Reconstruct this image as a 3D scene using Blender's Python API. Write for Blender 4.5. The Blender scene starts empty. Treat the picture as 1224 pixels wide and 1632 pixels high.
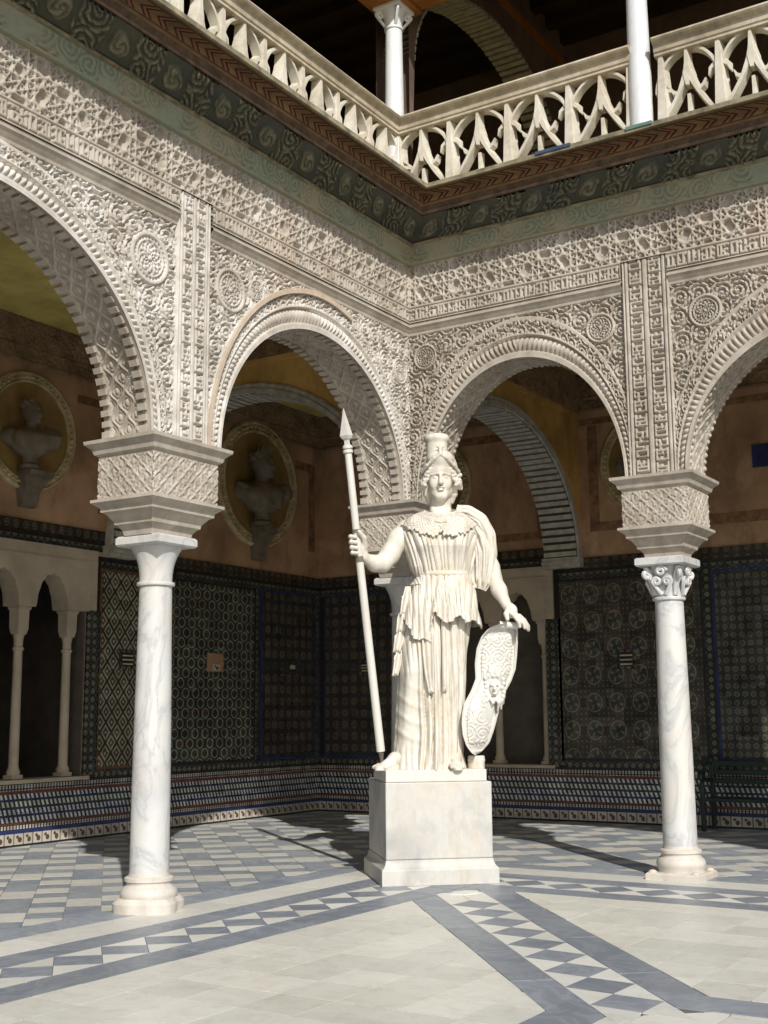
import bpy, math, random
import numpy as np
from mathutils import Matrix, Vector
random.seed(7); RNG = np.random.default_rng(7)
R = math.radians; PI = math.pi
scene = bpy.context.scene
COL = scene.collection

# ------------------------------------------------------------------ camera
CAM = (7.157, -11.786, 1.6); YAW, PITCH, ROLL = 0.5669, 0.1639, -0.0078
fw = Vector((-math.sin(YAW)*math.cos(PITCH), math.cos(YAW)*math.cos(PITCH), math.sin(PITCH)))
rt0 = Vector((math.cos(YAW), math.sin(YAW), 0)); up0 = rt0.cross(fw)
rt = rt0*math.cos(ROLL) + up0*math.sin(ROLL); up = up0*math.cos(ROLL) - rt0*math.sin(ROLL)
cd = bpy.data.cameras.new('camera'); cam = bpy.data.objects.new('camera', cd); COL.objects.link(cam)
cam.matrix_world = Matrix(((rt.x, up.x, -fw.x, CAM[0]), (rt.y, up.y, -fw.y, CAM[1]), (rt.z, up.z, -fw.z, CAM[2]), (0, 0, 0, 1)))
cd.sensor_fit = 'VERTICAL'; cd.sensor_height = 24.0; cd.lens = 24.0*1952.7/1632.0; cd.clip_end = 2000; cd.clip_start = .05
scene.camera = cam
# ------------------------------------------------------------------ light
SUN_EL = 35.8; SX, SY = 0.72, -0.694
w = bpy.data.worlds.new('World'); scene.world = w; w.use_nodes = True
nt = w.node_tree; bg = nt.nodes['Background']
sky = nt.nodes.new('ShaderNodeTexSky'); sky.sky_type = 'NISHITA'; sky.sun_disc = False
sky.sun_elevation = R(SUN_EL); sky.sun_rotation = math.atan2(SX, SY)
nt.links.new(sky.outputs[0], bg.inputs[0]); bg.inputs[1].default_value = 0.125
sd = bpy.data.lights.new('sun', 'SUN'); sd.energy = 4.0; sd.angle = R(0.53); sd.color = (1.0, .955, .88)
sun = bpy.data.objects.new('sun', sd); COL.objects.link(sun); sun.location = (20, -20, 30)
sv = Vector((SX*math.cos(R(SUN_EL)), SY*math.cos(R(SUN_EL)), math.sin(R(SUN_EL))))
sun.rotation_euler = sv.to_track_quat('Z', 'Y').to_euler()
scene.view_settings.view_transform = 'Standard'; scene.view_settings.look = 'None'
scene.view_settings.exposure = 0.06; scene.view_settings.gamma = 1.0; scene.view_settings.use_curve_mapping = False
scene.cycles.max_bounces = 6; scene.cycles.diffuse_bounces = 4

# ------------------------------------------------------------------ object helpers
def woff(o):
    v = Vector((0, 0, 0))
    while o is not None:
        v += o.location; o = o.parent
    return v
def tag(o, label=None, cat=None, group=None, kind=None):
    if label: o['label'] = label
    if cat: o['category'] = cat
    if group: o['group'] = group
    if kind: o['kind'] = kind
    return o
def thing(name, loc, label, cat, group=None, kind=None):
    o = bpy.data.objects.new(name, None); COL.objects.link(o); o.location = loc; o.empty_display_size = .1
    return tag(o, label, cat, group, kind or 'thing')
def obj(name, me, m, parent=None, loc=(0, 0, 0), rot=None):
    """link one mesh whose vertices are in world space shifted by loc"""
    o = bpy.data.objects.new(name, me); COL.objects.link(o)
    if m is not None and not me.materials: me.materials.append(m)
    o.location = Vector(loc) - (woff(parent) if parent else Vector((0, 0, 0)))
    if parent: o.parent = parent
    if rot is not None: o.rotation_euler = rot
    return o
def mesh_np(name, V, F, smooth=True):
    """fast mesh from arrays; F is (n,4) or (n,3)"""
    me = bpy.data.meshes.new(name); V = np.asarray(V, np.float32); F = np.asarray(F, np.int32)
    k = F.shape[1]; me.vertices.add(len(V)); me.vertices.foreach_set('co', V.ravel())
    me.loops.add(F.size); me.loops.foreach_set('vertex_index', F.ravel())
    me.polygons.add(len(F)); me.polygons.foreach_set('loop_start', np.arange(0, F.size, k, dtype=np.int32))
    me.polygons.foreach_set('loop_total', np.full(len(F), k, np.int32))
    if smooth: me.polygons.foreach_set('use_smooth', np.ones(len(F), bool))
    me.update(calc_edges=True); me.validate()
    return me
def grid_faces(nu, nv, flip=False, wrap=False):
    i = np.arange(nu if wrap else nu-1)[:, None]; j = np.arange(nv-1)[None, :]
    i2 = (i+1) % nu
    a = i*nv+j; b = i2*nv+j; c = i2*nv+j+1; d = i*nv+j+1
    F = np.stack([a, b, c, d] if not flip else [a, d, c, b], -1)
    return F.reshape(-1, 4)
class MB:
    def __init__(s): s.v = []; s.f = []
    def add(s, V, F):
        n = len(s.v); s.v += [tuple(map(float, q)) for q in V]; s.f += [tuple(int(i)+n for i in q) for q in F]; return s
    def box(s, x0, x1, y0, y1, z0, z1):
        V = [(x, y, z) for x in (x0, x1) for y in (y0, y1) for z in (z0, z1)]
        return s.add(V, [(0, 1, 3, 2), (4, 6, 7, 5), (0, 4, 5, 1), (2, 3, 7, 6), (0, 2, 6, 4), (1, 5, 7, 3)])
    def frustum(s, cx, cy, a0, b0, z0, a1, b1, z1, dx=0, dy=0):
        V = [(cx+sx*a0, cy+sy*b0, z0) for sx, sy in ((-1, -1), (1, -1), (1, 1), (-1, 1))] + [(cx+dx+sx*a1, cy+dy+sy*b1, z1) for sx, sy in ((-1, -1), (1, -1), (1, 1), (-1, 1))]
        return s.add(V, [(3, 2, 1, 0), (4, 5, 6, 7), (0, 1, 5, 4), (1, 2, 6, 5), (2, 3, 7, 6), (3, 0, 4, 7)])
    def stack(s, cx, cy, prof):
        """square mouldings: prof = [(half_x, half_y, z), ...] from bottom up"""
        V = []
        for a, b, z in prof: V += [(cx+sx*a, cy+sy*b, z) for sx, sy in ((-1, -1), (1, -1), (1, 1), (-1, 1))]
        F = [(3, 2, 1, 0)]; n = len(prof)
        for k in range(n-1):
            for j in range(4): F.append((4*k+j, 4*k+(j+1) % 4, 4*k+4+(j+1) % 4, 4*k+4+j))
        F.append(tuple(4*(n-1)+j for j in range(4)))
        return s.add(V, F)
    def lathe(s, cx, cy, prof, n=32, cap=True):
        V = []; F = []
        for r, z in prof: V += [(cx+r*math.cos(2*PI*k/n), cy+r*math.sin(2*PI*k/n), z) for k in range(n)]
        m = len(prof)
        for k in range(m-1):
            for j in range(n): F.append((n*k+j, n*k+(j+1) % n, n*k+n+(j+1) % n, n*k+n+j))
        if cap: F.append(tuple(range(n-1, -1, -1))); F.append(tuple(n*(m-1)+j for j in range(n)))
        return s.add(V, F)
    def prism(s, poly, z0, z1):
        n = len(poly); V = [(x, y, z0) for x, y in poly] + [(x, y, z1) for x, y in poly]
        F = [tuple(range(n-1, -1, -1)), tuple(range(n, 2*n))] + [(k, (k+1) % n, n+(k+1) % n, n+k) for k in range(n)]
        return s.add(V, F)
    def tube(s, pts, rad, n=10, cap=True):
        pts = [Vector(p) for p in pts]; m = len(pts); V = []; F = []
        if not hasattr(rad, '__len__'): rad = [rad]*m
        ref = None
        for k, p in enumerate(pts):
            d = (pts[min(k+1, m-1)] - pts[max(k-1, 0)]).normalized()
            if ref is None: ref = d.orthogonal().normalized()
            a = (ref - d*ref.dot(d)).normalized(); ref = a; b = d.cross(a)
            V += [tuple(p + (a*math.cos(2*PI*j/n) + b*math.sin(2*PI*j/n))*rad[k]) for j in range(n)]
        for k in range(m-1):
            for j in range(n): F.append((n*k+j, n*k+(j+1) % n, n*k+n+(j+1) % n, n*k+n+j))
        if cap: F.append(tuple(range(n-1, -1, -1))); F.append(tuple(n*(m-1)+j for j in range(n)))
        return s.add(V, F)
    def build(s, name, m, parent=None, smooth=False, bevel=0, loc=None, ang=40):
        me = bpy.data.meshes.new(name); loc = Vector(loc or (0, 0, 0))
        me.from_pydata([tuple(Vector(q)-loc) for q in s.v], [], s.f); me.update()
        if smooth:
            me.polygons.foreach_set('use_smooth', np.ones(len(me.polygons), bool))
            try: me.set_sharp_from_angle(angle=R(ang))
            except Exception: pass
        o = obj(name, me, m, parent, loc)
        if bevel:
            b = o.modifiers.new('bevel', 'BEVEL'); b.width = bevel; b.segments = 2; b.limit_method = 'ANGLE'
        return o

# ------------------------------------------------------------------ material helpers
class S:
    """shader-math wrapper"""
    def __init__(s, T, k): s.T = T; s.k = k
    def _m(s, op, *a):
        n = s.T.nodes.new('ShaderNodeMath'); n.operation = op
        for i, q in enumerate((s,)+a):
            if isinstance(q, S): s.T.links.new(q.k, n.inputs[i])
            else: n.inputs[i].default_value = q
        return S(s.T, n.outputs[0])
    def __add__(s, o): return s._m('ADD', o)
    def __sub__(s, o): return s._m('SUBTRACT', o)
    def __mul__(s, o): return s._m('MULTIPLY', o)
    def __truediv__(s, o): return s._m('DIVIDE', o)
    def sin(s): return s._m('SINE')
    def fr(s): return s._m('FRACT')
    def fl(s): return s._m('FLOOR')
    def ab(s): return s._m('ABSOLUTE')
    def sq(s): return s._m('SQRT')
    def mn(s, o): return s._m('MINIMUM', o)
    def mx(s, o): return s._m('MAXIMUM', o)
    def gt(s, o): return s._m('GREATER_THAN', o)
    def lt(s, o): return s._m('LESS_THAN', o)
    def at(s, o): return s._m('ARCTAN2', o)
    def mod(s, o): return s._m('FLOORED_MODULO', o)
class Mat:
    def __init__(s, name, rough=.6, spec=.3):
        s.m = bpy.data.materials.new(name); s.m.use_nodes = True; s.T = s.m.node_tree
        s.b = s.T.nodes['Principled BSDF']; s.b.inputs['Roughness'].default_value = rough
        s.b.inputs['Specular IOR Level'].default_value = spec
        s.tc = s.T.nodes.new('ShaderNodeTexCoord'); s.geo = None
    def n(s, t): return s.T.nodes.new('ShaderNode'+t)
    def pos(s):
        if s.geo is None: s.geo = s.n('NewGeometry')
        return s.geo.outputs['Position']
    def xyz(s, world=True):
        x = s.n('SeparateXYZ'); s.T.links.new(s.pos() if world else s.tc.outputs['Object'], x.inputs[0])
        return [S(s.T, o) for o in x.outputs]
    def noise(s, scale, detail=4, rough=.55, dist=0, vec=None, stretch=None, col=False):
        n = s.n('TexNoise'); n.inputs['Scale'].default_value = scale; n.inputs['Detail'].default_value = detail
        n.inputs['Roughness'].default_value = rough; n.inputs['Distortion'].default_value = dist
        src = vec or s.pos()
        if stretch:
            mp = s.n('Mapping'); mp.inputs['Scale'].default_value = stretch; s.T.links.new(src, mp.inputs[0]); src = mp.outputs[0]
        s.T.links.new(src, n.inputs['Vector']); return S(s.T, n.outputs[1 if col else 0])
    def ramp(s, f, stops):
        r = s.n('ValToRGB'); e = r.color_ramp.elements
        while len(e) < len(stops): e.new(.5)
        for el, (p, c) in zip(e, stops): el.position = p; el.color = tuple(c)+(1,) if len(c) == 3 else c
        s.T.links.new(f.k, r.inputs[0]); return S(s.T, r.outputs[0])
    def mix(s, f, a, b, mode='MIX'):
        n = s.n('Mix'); n.data_type = 'RGBA'; n.blend_type = mode
        for q, i in ((f, 0), (a, 6), (b, 7)):
            if isinstance(q, S): s.T.links.new(q.k, n.inputs[i])
            elif i: n.inputs[i].default_value = tuple(q)+(1,)
            else: n.inputs[0].default_value = q
        return S(s.T, n.outputs[2])
    def rnd(s):
        n = s.n('ObjectInfo'); return S(s.T, n.outputs['Random'])
    def tint(s, c, f, lo=.85, hi=1.12):
        k = f*(hi-lo)+lo; n = s.n('VectorMath'); n.operation = 'SCALE'; s.T.links.new(c.k, n.inputs[0]); s.T.links.new(k.k, n.inputs['Scale']); return S(s.T, n.outputs[0])
    def bump(s, f, strength=.3, dist=.01):
        b = s.n('Bump'); b.inputs['Strength'].default_value = strength; b.inputs['Distance'].default_value = dist
        s.T.links.new(f.k, b.inputs['Height']); s.T.links.new(b.outputs[0], s.b.inputs['Normal'])
    def col(s, c):
        if isinstance(c, S): s.T.links.new(c.k, s.b.inputs['Base Color'])
        else: s.b.inputs['Base Color'].default_value = tuple(c)+(1,)
        return s.m
    def rgh(s, f): s.T.links.new(f.k, s.b.inputs['Roughness'])

def m_stucco(name, c1, c2, c3, sc=1.0):
    a = Mat(name, .9, .1); n1 = a.noise(1.3*sc, 6, .65); n2 = a.noise(9*sc, 5, .6); n3 = a.noise(60, 3)
    c = a.ramp(n1*.6+n2*.4, [(.36, c1), (.5, c2), (.62, c3)])
    warm = a.noise(.8, 4, .6, vec=None, stretch=(1, 1, .35))
    c = a.mix(a.ramp(warm, [(.56, (0, 0, 0)), (.70, (1, 1, 1))])*.35, c, (.50, .36, .25))
    a.bump(n3*.5+n2, .35, .006); return a.col(c)
def m_marble(name, base, vein, warm, veinamt=.5, rough=.42, scale=1.0, obj_rnd=False, stain=.35, soft_=.35, grime=0.0):
    a = Mat(name, rough, .4)
    d = a.noise(1.6*scale, 5, .6, .6); v = a.noise(2.2*scale, 7, .62, 1.6, stretch=(1, 1, .55))
    line = ((v-.5).ab()*9).mn(1.0); soft = a.noise(.9*scale, 5, .55, .8)
    c = a.mix(a.ramp(line, [(0, (1, 1, 1)), (.35, (.25, .25, .25)), (1, (0, 0, 0))])*veinamt, base, vein)
    c = a.mix(a.ramp(soft, [(.5, (0, 0, 0)), (.72, (1, 1, 1))])*soft_, c, vein)
    c = a.mix(a.ramp(d, [(.52, (0, 0, 0)), (.74, (1, 1, 1))])*stain, c, warm)
    if grime:
        gr = a.noise(5.5, 6, .7, .4, stretch=(1, 1, .3)); c = a.mix(a.ramp(gr, [(.50, (0, 0, 0)), (.66, (1, 1, 1))])*grime, c, (.36, .30, .215))
        g3 = a.noise(34, 4, .7); c = a.mix(a.ramp(g3, [(.60, (0, 0, 0)), (.72, (1, 1, 1))])*grime*.7, c, (.33, .29, .23))
    if obj_rnd: c = a.tint(c, a.rnd(), .89, 1.06)
    a.bump(a.noise(40, 4), .12, .004); return a.col(c)
MT = {}
MT['stucco'] = m_stucco('carved_stucco', (.30, .26, .21), (.425, .38, .32), (.52, .48, .42))
MT['stucco_white'] = m_stucco('pale_stucco', (.38, .345, .295), (.54, .505, .45), (.68, .65, .61))  # paler stucco for the left arcade's archivolts, spandrels and pilasters
MT['stucco_pink'] = m_stucco('pink_stucco', (.40, .32, .24), (.50, .41, .32), (.58, .50, .41))
MT['stucco_plain'] = m_stucco('plain_stucco', (.31, .27, .215), (.43, .385, .325), (.52, .48, .41))
MT['marble'] = m_marble('column_marble', (.61, .605, .58), (.36, .37, .39), (.62, .54, .44), .62)
MT['marble_warm'] = m_marble('base_marble', (.62, .575, .51), (.48, .46, .43), (.62, .46, .34), .35, .5, 2.0, stain=.6, grime=.4)
MT['marble_blue'] = m_marble('upper_marble', (.72, .74, .75), (.50, .53, .57), (.72, .68, .60), .3)
MT['ped'] = m_marble('pedestal_marble', (.55, .535, .49), (.33, .33, .335), (.66, .54, .40), .15, .55, 1.7, stain=.55, soft_=.75, grime=.30)
MT['statue'] = m_marble('statue_marble', (.68, .645, .57), (.56, .50, .41), (.60, .45, .28), .3, .55, 1.6, stain=.55, grime=.55)
MT['spear'] = m_marble('spear_marble', (.62, .605, .56), (.62, .60, .55), (.66, .58, .45), .2, .5, 2.0, grime=.22)
MT['slab'] = m_marble('pale_slab_marble', (.69, .675, .59), (.55, .55, .51), (.62, .55, .44), .35, .45, .7, True, grime=.22)
MT['white'] = m_marble('white_tile_marble', (.70, .69, .625), (.58, .575, .53), (.66, .60, .50), .25, .45, .8, True, grime=.2)
MT['white_gal'] = m_marble('gallery_white_marble', (.61, .60, .54), (.47, .47, .45), (.53, .49, .41), .3, .5, .8, True, grime=.25)
MT['grey'] = m_marble('grey_marble', (.205, .228, .262), (.37, .385, .40), (.27, .27, .27), .5, .45, .9, True)
MT['grey2'] = m_marble('worn_grey_marble', (.245, .275, .315), (.45, .46, .47), (.42, .41, .37), .5, .5, .9, True)
def m_simple(name, c, rough=.7, var=.25, sc=3., spec=.25, patch=0.0):
    a = Mat(name, rough, spec); n = a.noise(sc, 5, .6)
    lo = tuple(q*(1-var) for q in c); hi = tuple(min(1, q*(1+var)) for q in c)
    k = a.ramp(n, [(.3, lo), (.7, hi)])
    if patch:      # faded and stained plaster
        p1 = a.noise(.7, 6, .65, .5); p2 = a.noise(2.6, 7, .7, .3, stretch=(1, 1, .4))
        k = a.mix(a.ramp(p1, [(.46, (0, 0, 0)), (.60, (1, 1, 1))])*patch, k, tuple(min(1, q*1.5+.03) for q in c)); k = a.mix(a.ramp(p2, [(.52, (0, 0, 0)), (.66, (1, 1, 1))])*patch, k, tuple(q*.5 for q in c))
    a.bump(a.noise(sc*14, 3), .15, .004); return a.col(k)
MT['grout'] = m_simple('grout', (.15, .13, .10)); MT['bal'] = m_stucco('balustrade_stone', (.42, .38, .30), (.58, .54, .45), (.68, .65, .57))
MT['rail'] = m_stucco('rail_stone', (.30, .26, .19), (.46, .40, .30), (.62, .56, .44))
MT['wood'] = m_simple('painted_wood', (.30, .12, .03), .7); MT['darkwood'] = m_simple('dark_wood', (.035, .022, .015), .7)
MT['mustard'] = m_simple('mustard_plaster', (.56, .47, .15), .85, .3, 1.5, patch=.3); MT['orange'] = m_simple('orange_plaster', (.48, .30, .10), .85, .35, 1.5, patch=.5); MT['strip'] = m_simple('dark_red_paint', (.045, .028, .016), .8, .5, 12); MT['terra'] = m_simple('terracotta_plaster', (.36, .225, .135), .85, .35, 1.2, patch=.55)
MT['terra_dark'] = m_simple('dark_terracotta_paint', (.22, .125, .07), .85, .45, 9); MT['gilt'] = m_simple('gilt_stucco', (.46, .38, .22), .8, .4, 5)
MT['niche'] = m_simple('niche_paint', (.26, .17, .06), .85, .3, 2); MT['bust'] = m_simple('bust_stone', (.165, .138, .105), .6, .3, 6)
MT['brick'] = m_simple('pale_brick', (.40, .38, .335), .85, .3, 8); MT['joint'] = m_simple('brick_joint', (.09, .08, .06), .9)
MT['lattice_brown'] = m_simple('brown_carved_frieze', (.26, .18, .11), .9, .4, 4); MT['winplaster'] = m_simple('window_plaster', (.43, .365, .275), .85, .2, 2)
MT['slate'] = m_simple('slate_blue_glaze', (.06, .08, .135), .4, .4, 9); MT['iron'] = m_simple('green_iron', (.012, .028, .020), .45, .3, 8, .4); MT['curtain'] = m_simple('red_curtain', (.16, .02, .022), .9)
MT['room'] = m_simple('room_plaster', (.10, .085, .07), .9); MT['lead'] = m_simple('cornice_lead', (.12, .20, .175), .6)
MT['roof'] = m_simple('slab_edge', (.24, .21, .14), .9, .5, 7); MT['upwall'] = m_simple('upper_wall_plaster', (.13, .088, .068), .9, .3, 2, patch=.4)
# ------------------------------------------------------------------ painted / tiled materials (flat glaze patterns)
def m_painted(name, ground, motif, ground2):
    """painted carving: the motif (point attribute) has its own paint over a differently coloured ground"""
    a = Mat(name, .8, .2); at = a.n('Attribute'); at.attribute_name = 'motif'; m = S(a.T, at.outputs['Fac'])
    n = a.noise(1.6, 6, .65); n2 = a.noise(18, 5, .65); g_ = a.ramp(n, [(.36, ground), (.62, ground2)])
    wear = a.ramp(n2*.6+n*.4, [(.38, (.25, .25, .25)), (.56, (1, 1, 1))])
    c = a.mix(m*wear*.75, g_, motif); c = a.tint(c, n2, .75, 1.25); a.bump(n2, .35, .006); return a.col(c)
def m_chain():
    a = Mat('painted_chain_band', .8, .2); x, y, z = a.xyz(); t = (x-y)*10.0   # runs along either wall
    # object z carries the position across the band
    v = (z-7.30)*14.0
    w1 = ((t*.5 + v.ab()*.9).fr()-.5).ab(); inside = v.ab().lt(.62)
    line = (w1-.17).ab().lt(.085)*inside
    n = a.noise(4, 5)
    base = a.ramp(n, [(.35, (.085, .05, .022)), (.65, (.15, .085, .035))])
    c = a.mix(line, base, (.028, .012, .008)); red = w1.lt(.1)*inside
    c = a.mix(red*.55, c, (.16, .05, .022)); c = a.mix((v.ab()-.72).ab().lt(.06), c, (.03, .02, .012))
    return a.col(c)
MT['cove'] = m_painted('painted_cove', (.33, .29, .20), (.13, .135, .095), (.25, .285, .21)); MT['frieze'] = m_painted('painted_frieze', (.055, .062, .058), (.23, .215, .14), (.085, .085, .06)); MT['chain'] = m_chain()
def tile_mat(name, kind, axis):
    """glazed azulejo panel; axis: which world axis runs along the wall"""
    a = Mat(name, .28, .5); X, Y, Z = a.xyz(); u = X if axis == 'x' else Y; v = Z
    dark, white, och, grn, blu = (.028, .03, .032), (.40, .37, .29), (.30, .15, .05), (.035, .10, .075), (.035, .05, .15)
    var = a.noise(1.3, 4); fine = a.noise(22, 3)
    if kind == 'lozenge':
        p = u*4.6; q = v*3.6; A = ((p+q).fr()-.5).ab(); B = ((p-q).fr()-.5).ab(); d = A.mx(B)
        c = a.mix(d.lt(.43), dark, (.17, .13, .07)); c = a.mix((d-.33).ab().lt(.05), c, white)
        c = a.mix(d.lt(.22), c, (.04, .07, .055)); c = a.mix(d.lt(.10), c, white)
    elif kind == 'rings':
        p = u*4.4; q = v*3.35
        def ring(du, dv):
            x = ((p+du).fr()-.5); y = ((q+dv).fr()-.5)*1.3; return (x*x+y*y).sq()
        d = ring(0, 0).mn(ring(.5, .5)); c = a.mix((d-.30).ab().lt(.035), dark, (.34, .31, .22))
        c = a.mix((d-.40).ab().lt(.02), c, grn); c = a.mix(d.lt(.15), c, (.055, .035, .02))
        sp = ((p*4).fr()-.5).ab()+((q*4).fr()-.5).ab(); c = a.mix(sp.lt(.16)*.6, c, (.22, .20, .14))
    elif kind == 'stars':
        p = u*5.2; q = v*5.2; x = (p.fr()-.5).ab(); y = (q.fr()-.5).ab(); st = (x+y).mn((x.mx(y))*1.35)
        c = a.mix(st.lt(.30), dark, (.12, .07, .035)); c = a.mix((st-.34).ab().lt(.035), c, (.13, .11, .07)); c = a.mix(st.lt(.12), c, (.03, .05, .09))
        c = a.mix(a.ramp((v*.62).fr(), [(.44, (0, 0, 0)), (.5, (1, 1, 1)), (.56, (0, 0, 0))])*.75, c, (.03, .04, .055))
    elif kind == 'wheels':
        p = u*2.75; q = v*2.45+.2; x = p.fr()-.5; y = q.fr()-.5; r = (x*x+y*y).sq(); th = y.at(x)
        sp = (th*4.0).sin(); c = a.mix((r-.40).ab().lt(.018), (.055, .055, .048), (.10, .06, .045))
        c = a.mix((r-.33).ab().lt(.025), c, (.22, .20, .15)); c = a.mix(r.lt(.30)*sp.gt(0), c, (.055, .075, .06)); c = a.mix(r.lt(.27)*sp.lt(-.55), c, (.20, .18, .125))
        c = a.mix(r.lt(.09), c, (.04, .05, .05)); g = ((p*5).fr()-.5).ab()+((q*5).fr()-.5).ab(); c = a.mix(r.gt(.43)*g.lt(.25), c, (.19, .15, .09))
    elif kind == 'flowers':
        p = u*8.4; q = v*8.4; x = p.fr()-.5; y = q.fr()-.5; r = (x*x+y*y).sq(); pet = (y.at(x)*4.0).sin().ab()*.16+.16
        c = a.mix((r-pet).ab().lt(.055), (.03, .035, .04), (.22, .19, .10)); c = a.mix(r.lt(.08), c, (.20, .15, .05)); c = a.mix(x.ab().mx(y.ab()).gt(.47), c, (.03, .06, .05))
    elif kind == 'border':
        p = u*9; q = v*9; x = (p.fr()-.5).ab(); y = (q.fr()-.5).ab(); c = a.mix((x+y).lt(.36), dark, (.23, .20, .14)); c = a.mix((x+y).lt(.16), c, (.22, .09, .03))
        c = a.mix((x-y).ab().lt(.05), c, (.05, .10, .08))
    elif kind == 'zigzag':      # slanted white lozenges in rows on dark blue
        row = (v*10.5).fl(); p = (u*14.0 + (row.mod(2.0)-.5)*0 + v*5.0).fr(); q = (v*10.5).fr()
        c = a.mix(p.lt(.5)*(q-.5).ab().lt(.34), (.022, .03, .085), (.62, .62, .57)); c = a.mix((row.mod(3.0)).gt(1.5)*p.gt(.5), c, (.02, .055, .03))
    elif kind == 'dots':
        p = (u*20).fr(); q = ((v-.02)*16).fr(); c = a.mix((p-.5).ab().lt(.27)*(q-.5).ab().lt(.36), (.03, .03, .05), (.58, .56, .48)); c = a.mix((p-.5).ab().lt(.10)*(q-.5).ab().lt(.15), c, (.25, .10, .04))
    elif kind == 'crest':
        p = u*6.5; q = (v*6.5); x = p.fr()-.5; y = q.fr()-.5; r = (x*x*1.5+y*y).sq(); c = a.mix((r-.28).ab().lt(.07), (.035, .03, .025), (.12, .105, .075)); c = a.mix(r.lt(.12), c, (.14, .12, .08))
    grid = ((u*7.14).fr()-.5).ab().mx(((v*7.14).fr()-.5).ab()).gt(.487)
    c = a.mix(grid*.6, c, (.02, .018, .015)); c = a.mix(.12, c, (.06, .052, .04)); c = a.tint(c, var, .65, 1.25); c = a.tint(c, fine, .85, 1.15)
    cb = a.n('CombineXYZ'); a.T.links.new((u*7.14).fl().k, cb.inputs[0]); a.T.links.new((v*7.14).fl().k, cb.inputs[1]); wn = a.n('TexWhiteNoise'); wn.noise_dimensions = '2D'; a.T.links.new(cb.outputs[0], wn.inputs['Vector']); wv = S(a.T, wn.outputs['Value'])
    c = a.tint(c, wv, .72, 1.30); a.rgh(wv*.25+.10)
    a.bump(fine*.3+grid*-1.0+wv*.8, .25, .004); return a.col(c)
for ax in 'xy':
    for kd in ('lozenge', 'rings', 'stars', 'wheels', 'flowers', 'border', 'zigzag', 'dots', 'crest'):
        MT[kd+ax] = tile_mat('azulejo_%s_%s' % (kd, ax), kd, ax)
MT['blue'] = m_simple('blue_glaze', (.022, .032, .12), .3, .4, 6, .5); MT['redgl'] = m_simple('red_glaze', (.12, .04, .025), .3, .4, 6, .5)
MT['black'] = m_simple('black_glaze', (.018, .017, .017), .35, .3, 6, .5); MT['ochre'] = m_simple('ochre_glaze', (.15, .07, .03), .35, .35, 6, .5)
def m_tile_dado(axn):
    a = Mat('white_brown_dado_tile_'+axn, .3, .5); x = a.n('SeparateXYZ'); a.T.links.new(a.tc.outputs['Generated'], x.inputs[0])
    gx, gy, gz = [S(a.T, o) for o in x.outputs]; n = a.noise(16, 3)
    u = gx if axn == 'x' else gy; dx = (u-.62)*1.0; dz = gz-.40
    blob = (dx*dx*1.6+dz*dz).sq() + (n-.5)*.22; blob2 = ((u-.38)*(u-.38)+(gz-.70)*(gz-.70)).sq() + (n-.5)*.2
    m = blob.lt(.26).mx(blob2.lt(.15)); edge = (u-.5).ab().gt(.45)
    c = a.mix(m, (.52, .49, .42), (.115, .062, .045)); c = a.mix(edge, c, (.20, .16, .11)); c = a.tint(c, a.rnd(), .8, 1.1)
    return a.col(c)
MT['dadox'] = m_tile_dado('x'); MT['dadoy'] = m_tile_dado('y')

# ------------------------------------------------------------------ relief patterns (numpy height functions, metres)
def ss(x): x = np.clip(x, 0, 1); return x*x*(3-2*x)
def vnoise(u, v, s, seed=0):
    u = u*s+seed*17.3; v = v*s+seed*9.1; i = np.floor(u).astype(int); j = np.floor(v).astype(int); fu = ss(u-i); fv = ss(v-j)
    def h(a, b): t = np.sin(a*127.1+b*311.7+seed*74.7)*43758.5453; return t-np.floor(t)
    return (h(i, j)*(1-fu)+h(i+1, j)*fu)*(1-fv)+(h(i, j+1)*(1-fu)+h(i+1, j+1)*fu)*fv
def lattice(u, v, s=.26, w=.0125, d=.055):
    H = np.zeros_like(u)
    for k, a in enumerate((PI/2, PI/6, 5*PI/6, 0, PI/3, 2*PI/3)):
        sk = s if k < 3 else s*.8660254
        t = (u*math.cos(a)+v*math.sin(a))/sk; f = t-np.floor(t)
        for c in ((.20, .80) if k < 3 else (.34, .66)):
            dd = np.abs(f-c)*sk; H = np.maximum(H, ss((w-dd)/.006)*(d+.004*math.sin(k*2)) - .006*ss((.005-dd)/.004))
    # star bosses in the cells
    return H + .004*vnoise(u, v, 40)
def arabesque(u, v, cell=.19, d=.022, seed=1, pit=.036, lump=.55):
    cu = np.floor(u/cell); cv = np.floor(v/cell); best = np.full(u.shape, 9.); bx = np.zeros_like(u); by = np.zeros_like(u); bd = np.ones_like(u)
    for a in (-1, 0, 1):
        for b in (-1, 0, 1):
            i = cu+a; j = cv+b; h1 = np.sin(i*12.9+j*78.2+seed)*43758.5; h1 -= np.floor(h1); h2 = np.sin(i*39.3+j*11.1+seed*3)*24634.6; h2 -= np.floor(h2)
            x = u-(i+.5+.35*(h1-.5))*cell; y = v-(j+.5+.35*(h2-.5))*cell; r = x*x+y*y; m = r < best
            best = np.where(m, r, best); bx = np.where(m, x, bx); by = np.where(m, y, by); bd = np.where(m, np.where(h1 > .5, 1, -1), bd)
    r = np.sqrt(best); th = np.arctan2(by, bx)*bd; s = r/pit - th/(2*PI); f = np.abs(s-np.floor(s)-.5)
    H = ss((f-.20)/.10)*d; lob = np.abs(np.sin(th*4+r*3.2/pit)); H = np.maximum(H*(.45+.55*ss(lob*1.6)), ss((.016-r)/.008)*d)
    n = vnoise(u, v, 34, seed)*.6+vnoise(u, v, 70, seed+3)*.4
    return np.maximum(H, ss((n-.64)/.08)*d*lump)
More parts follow.
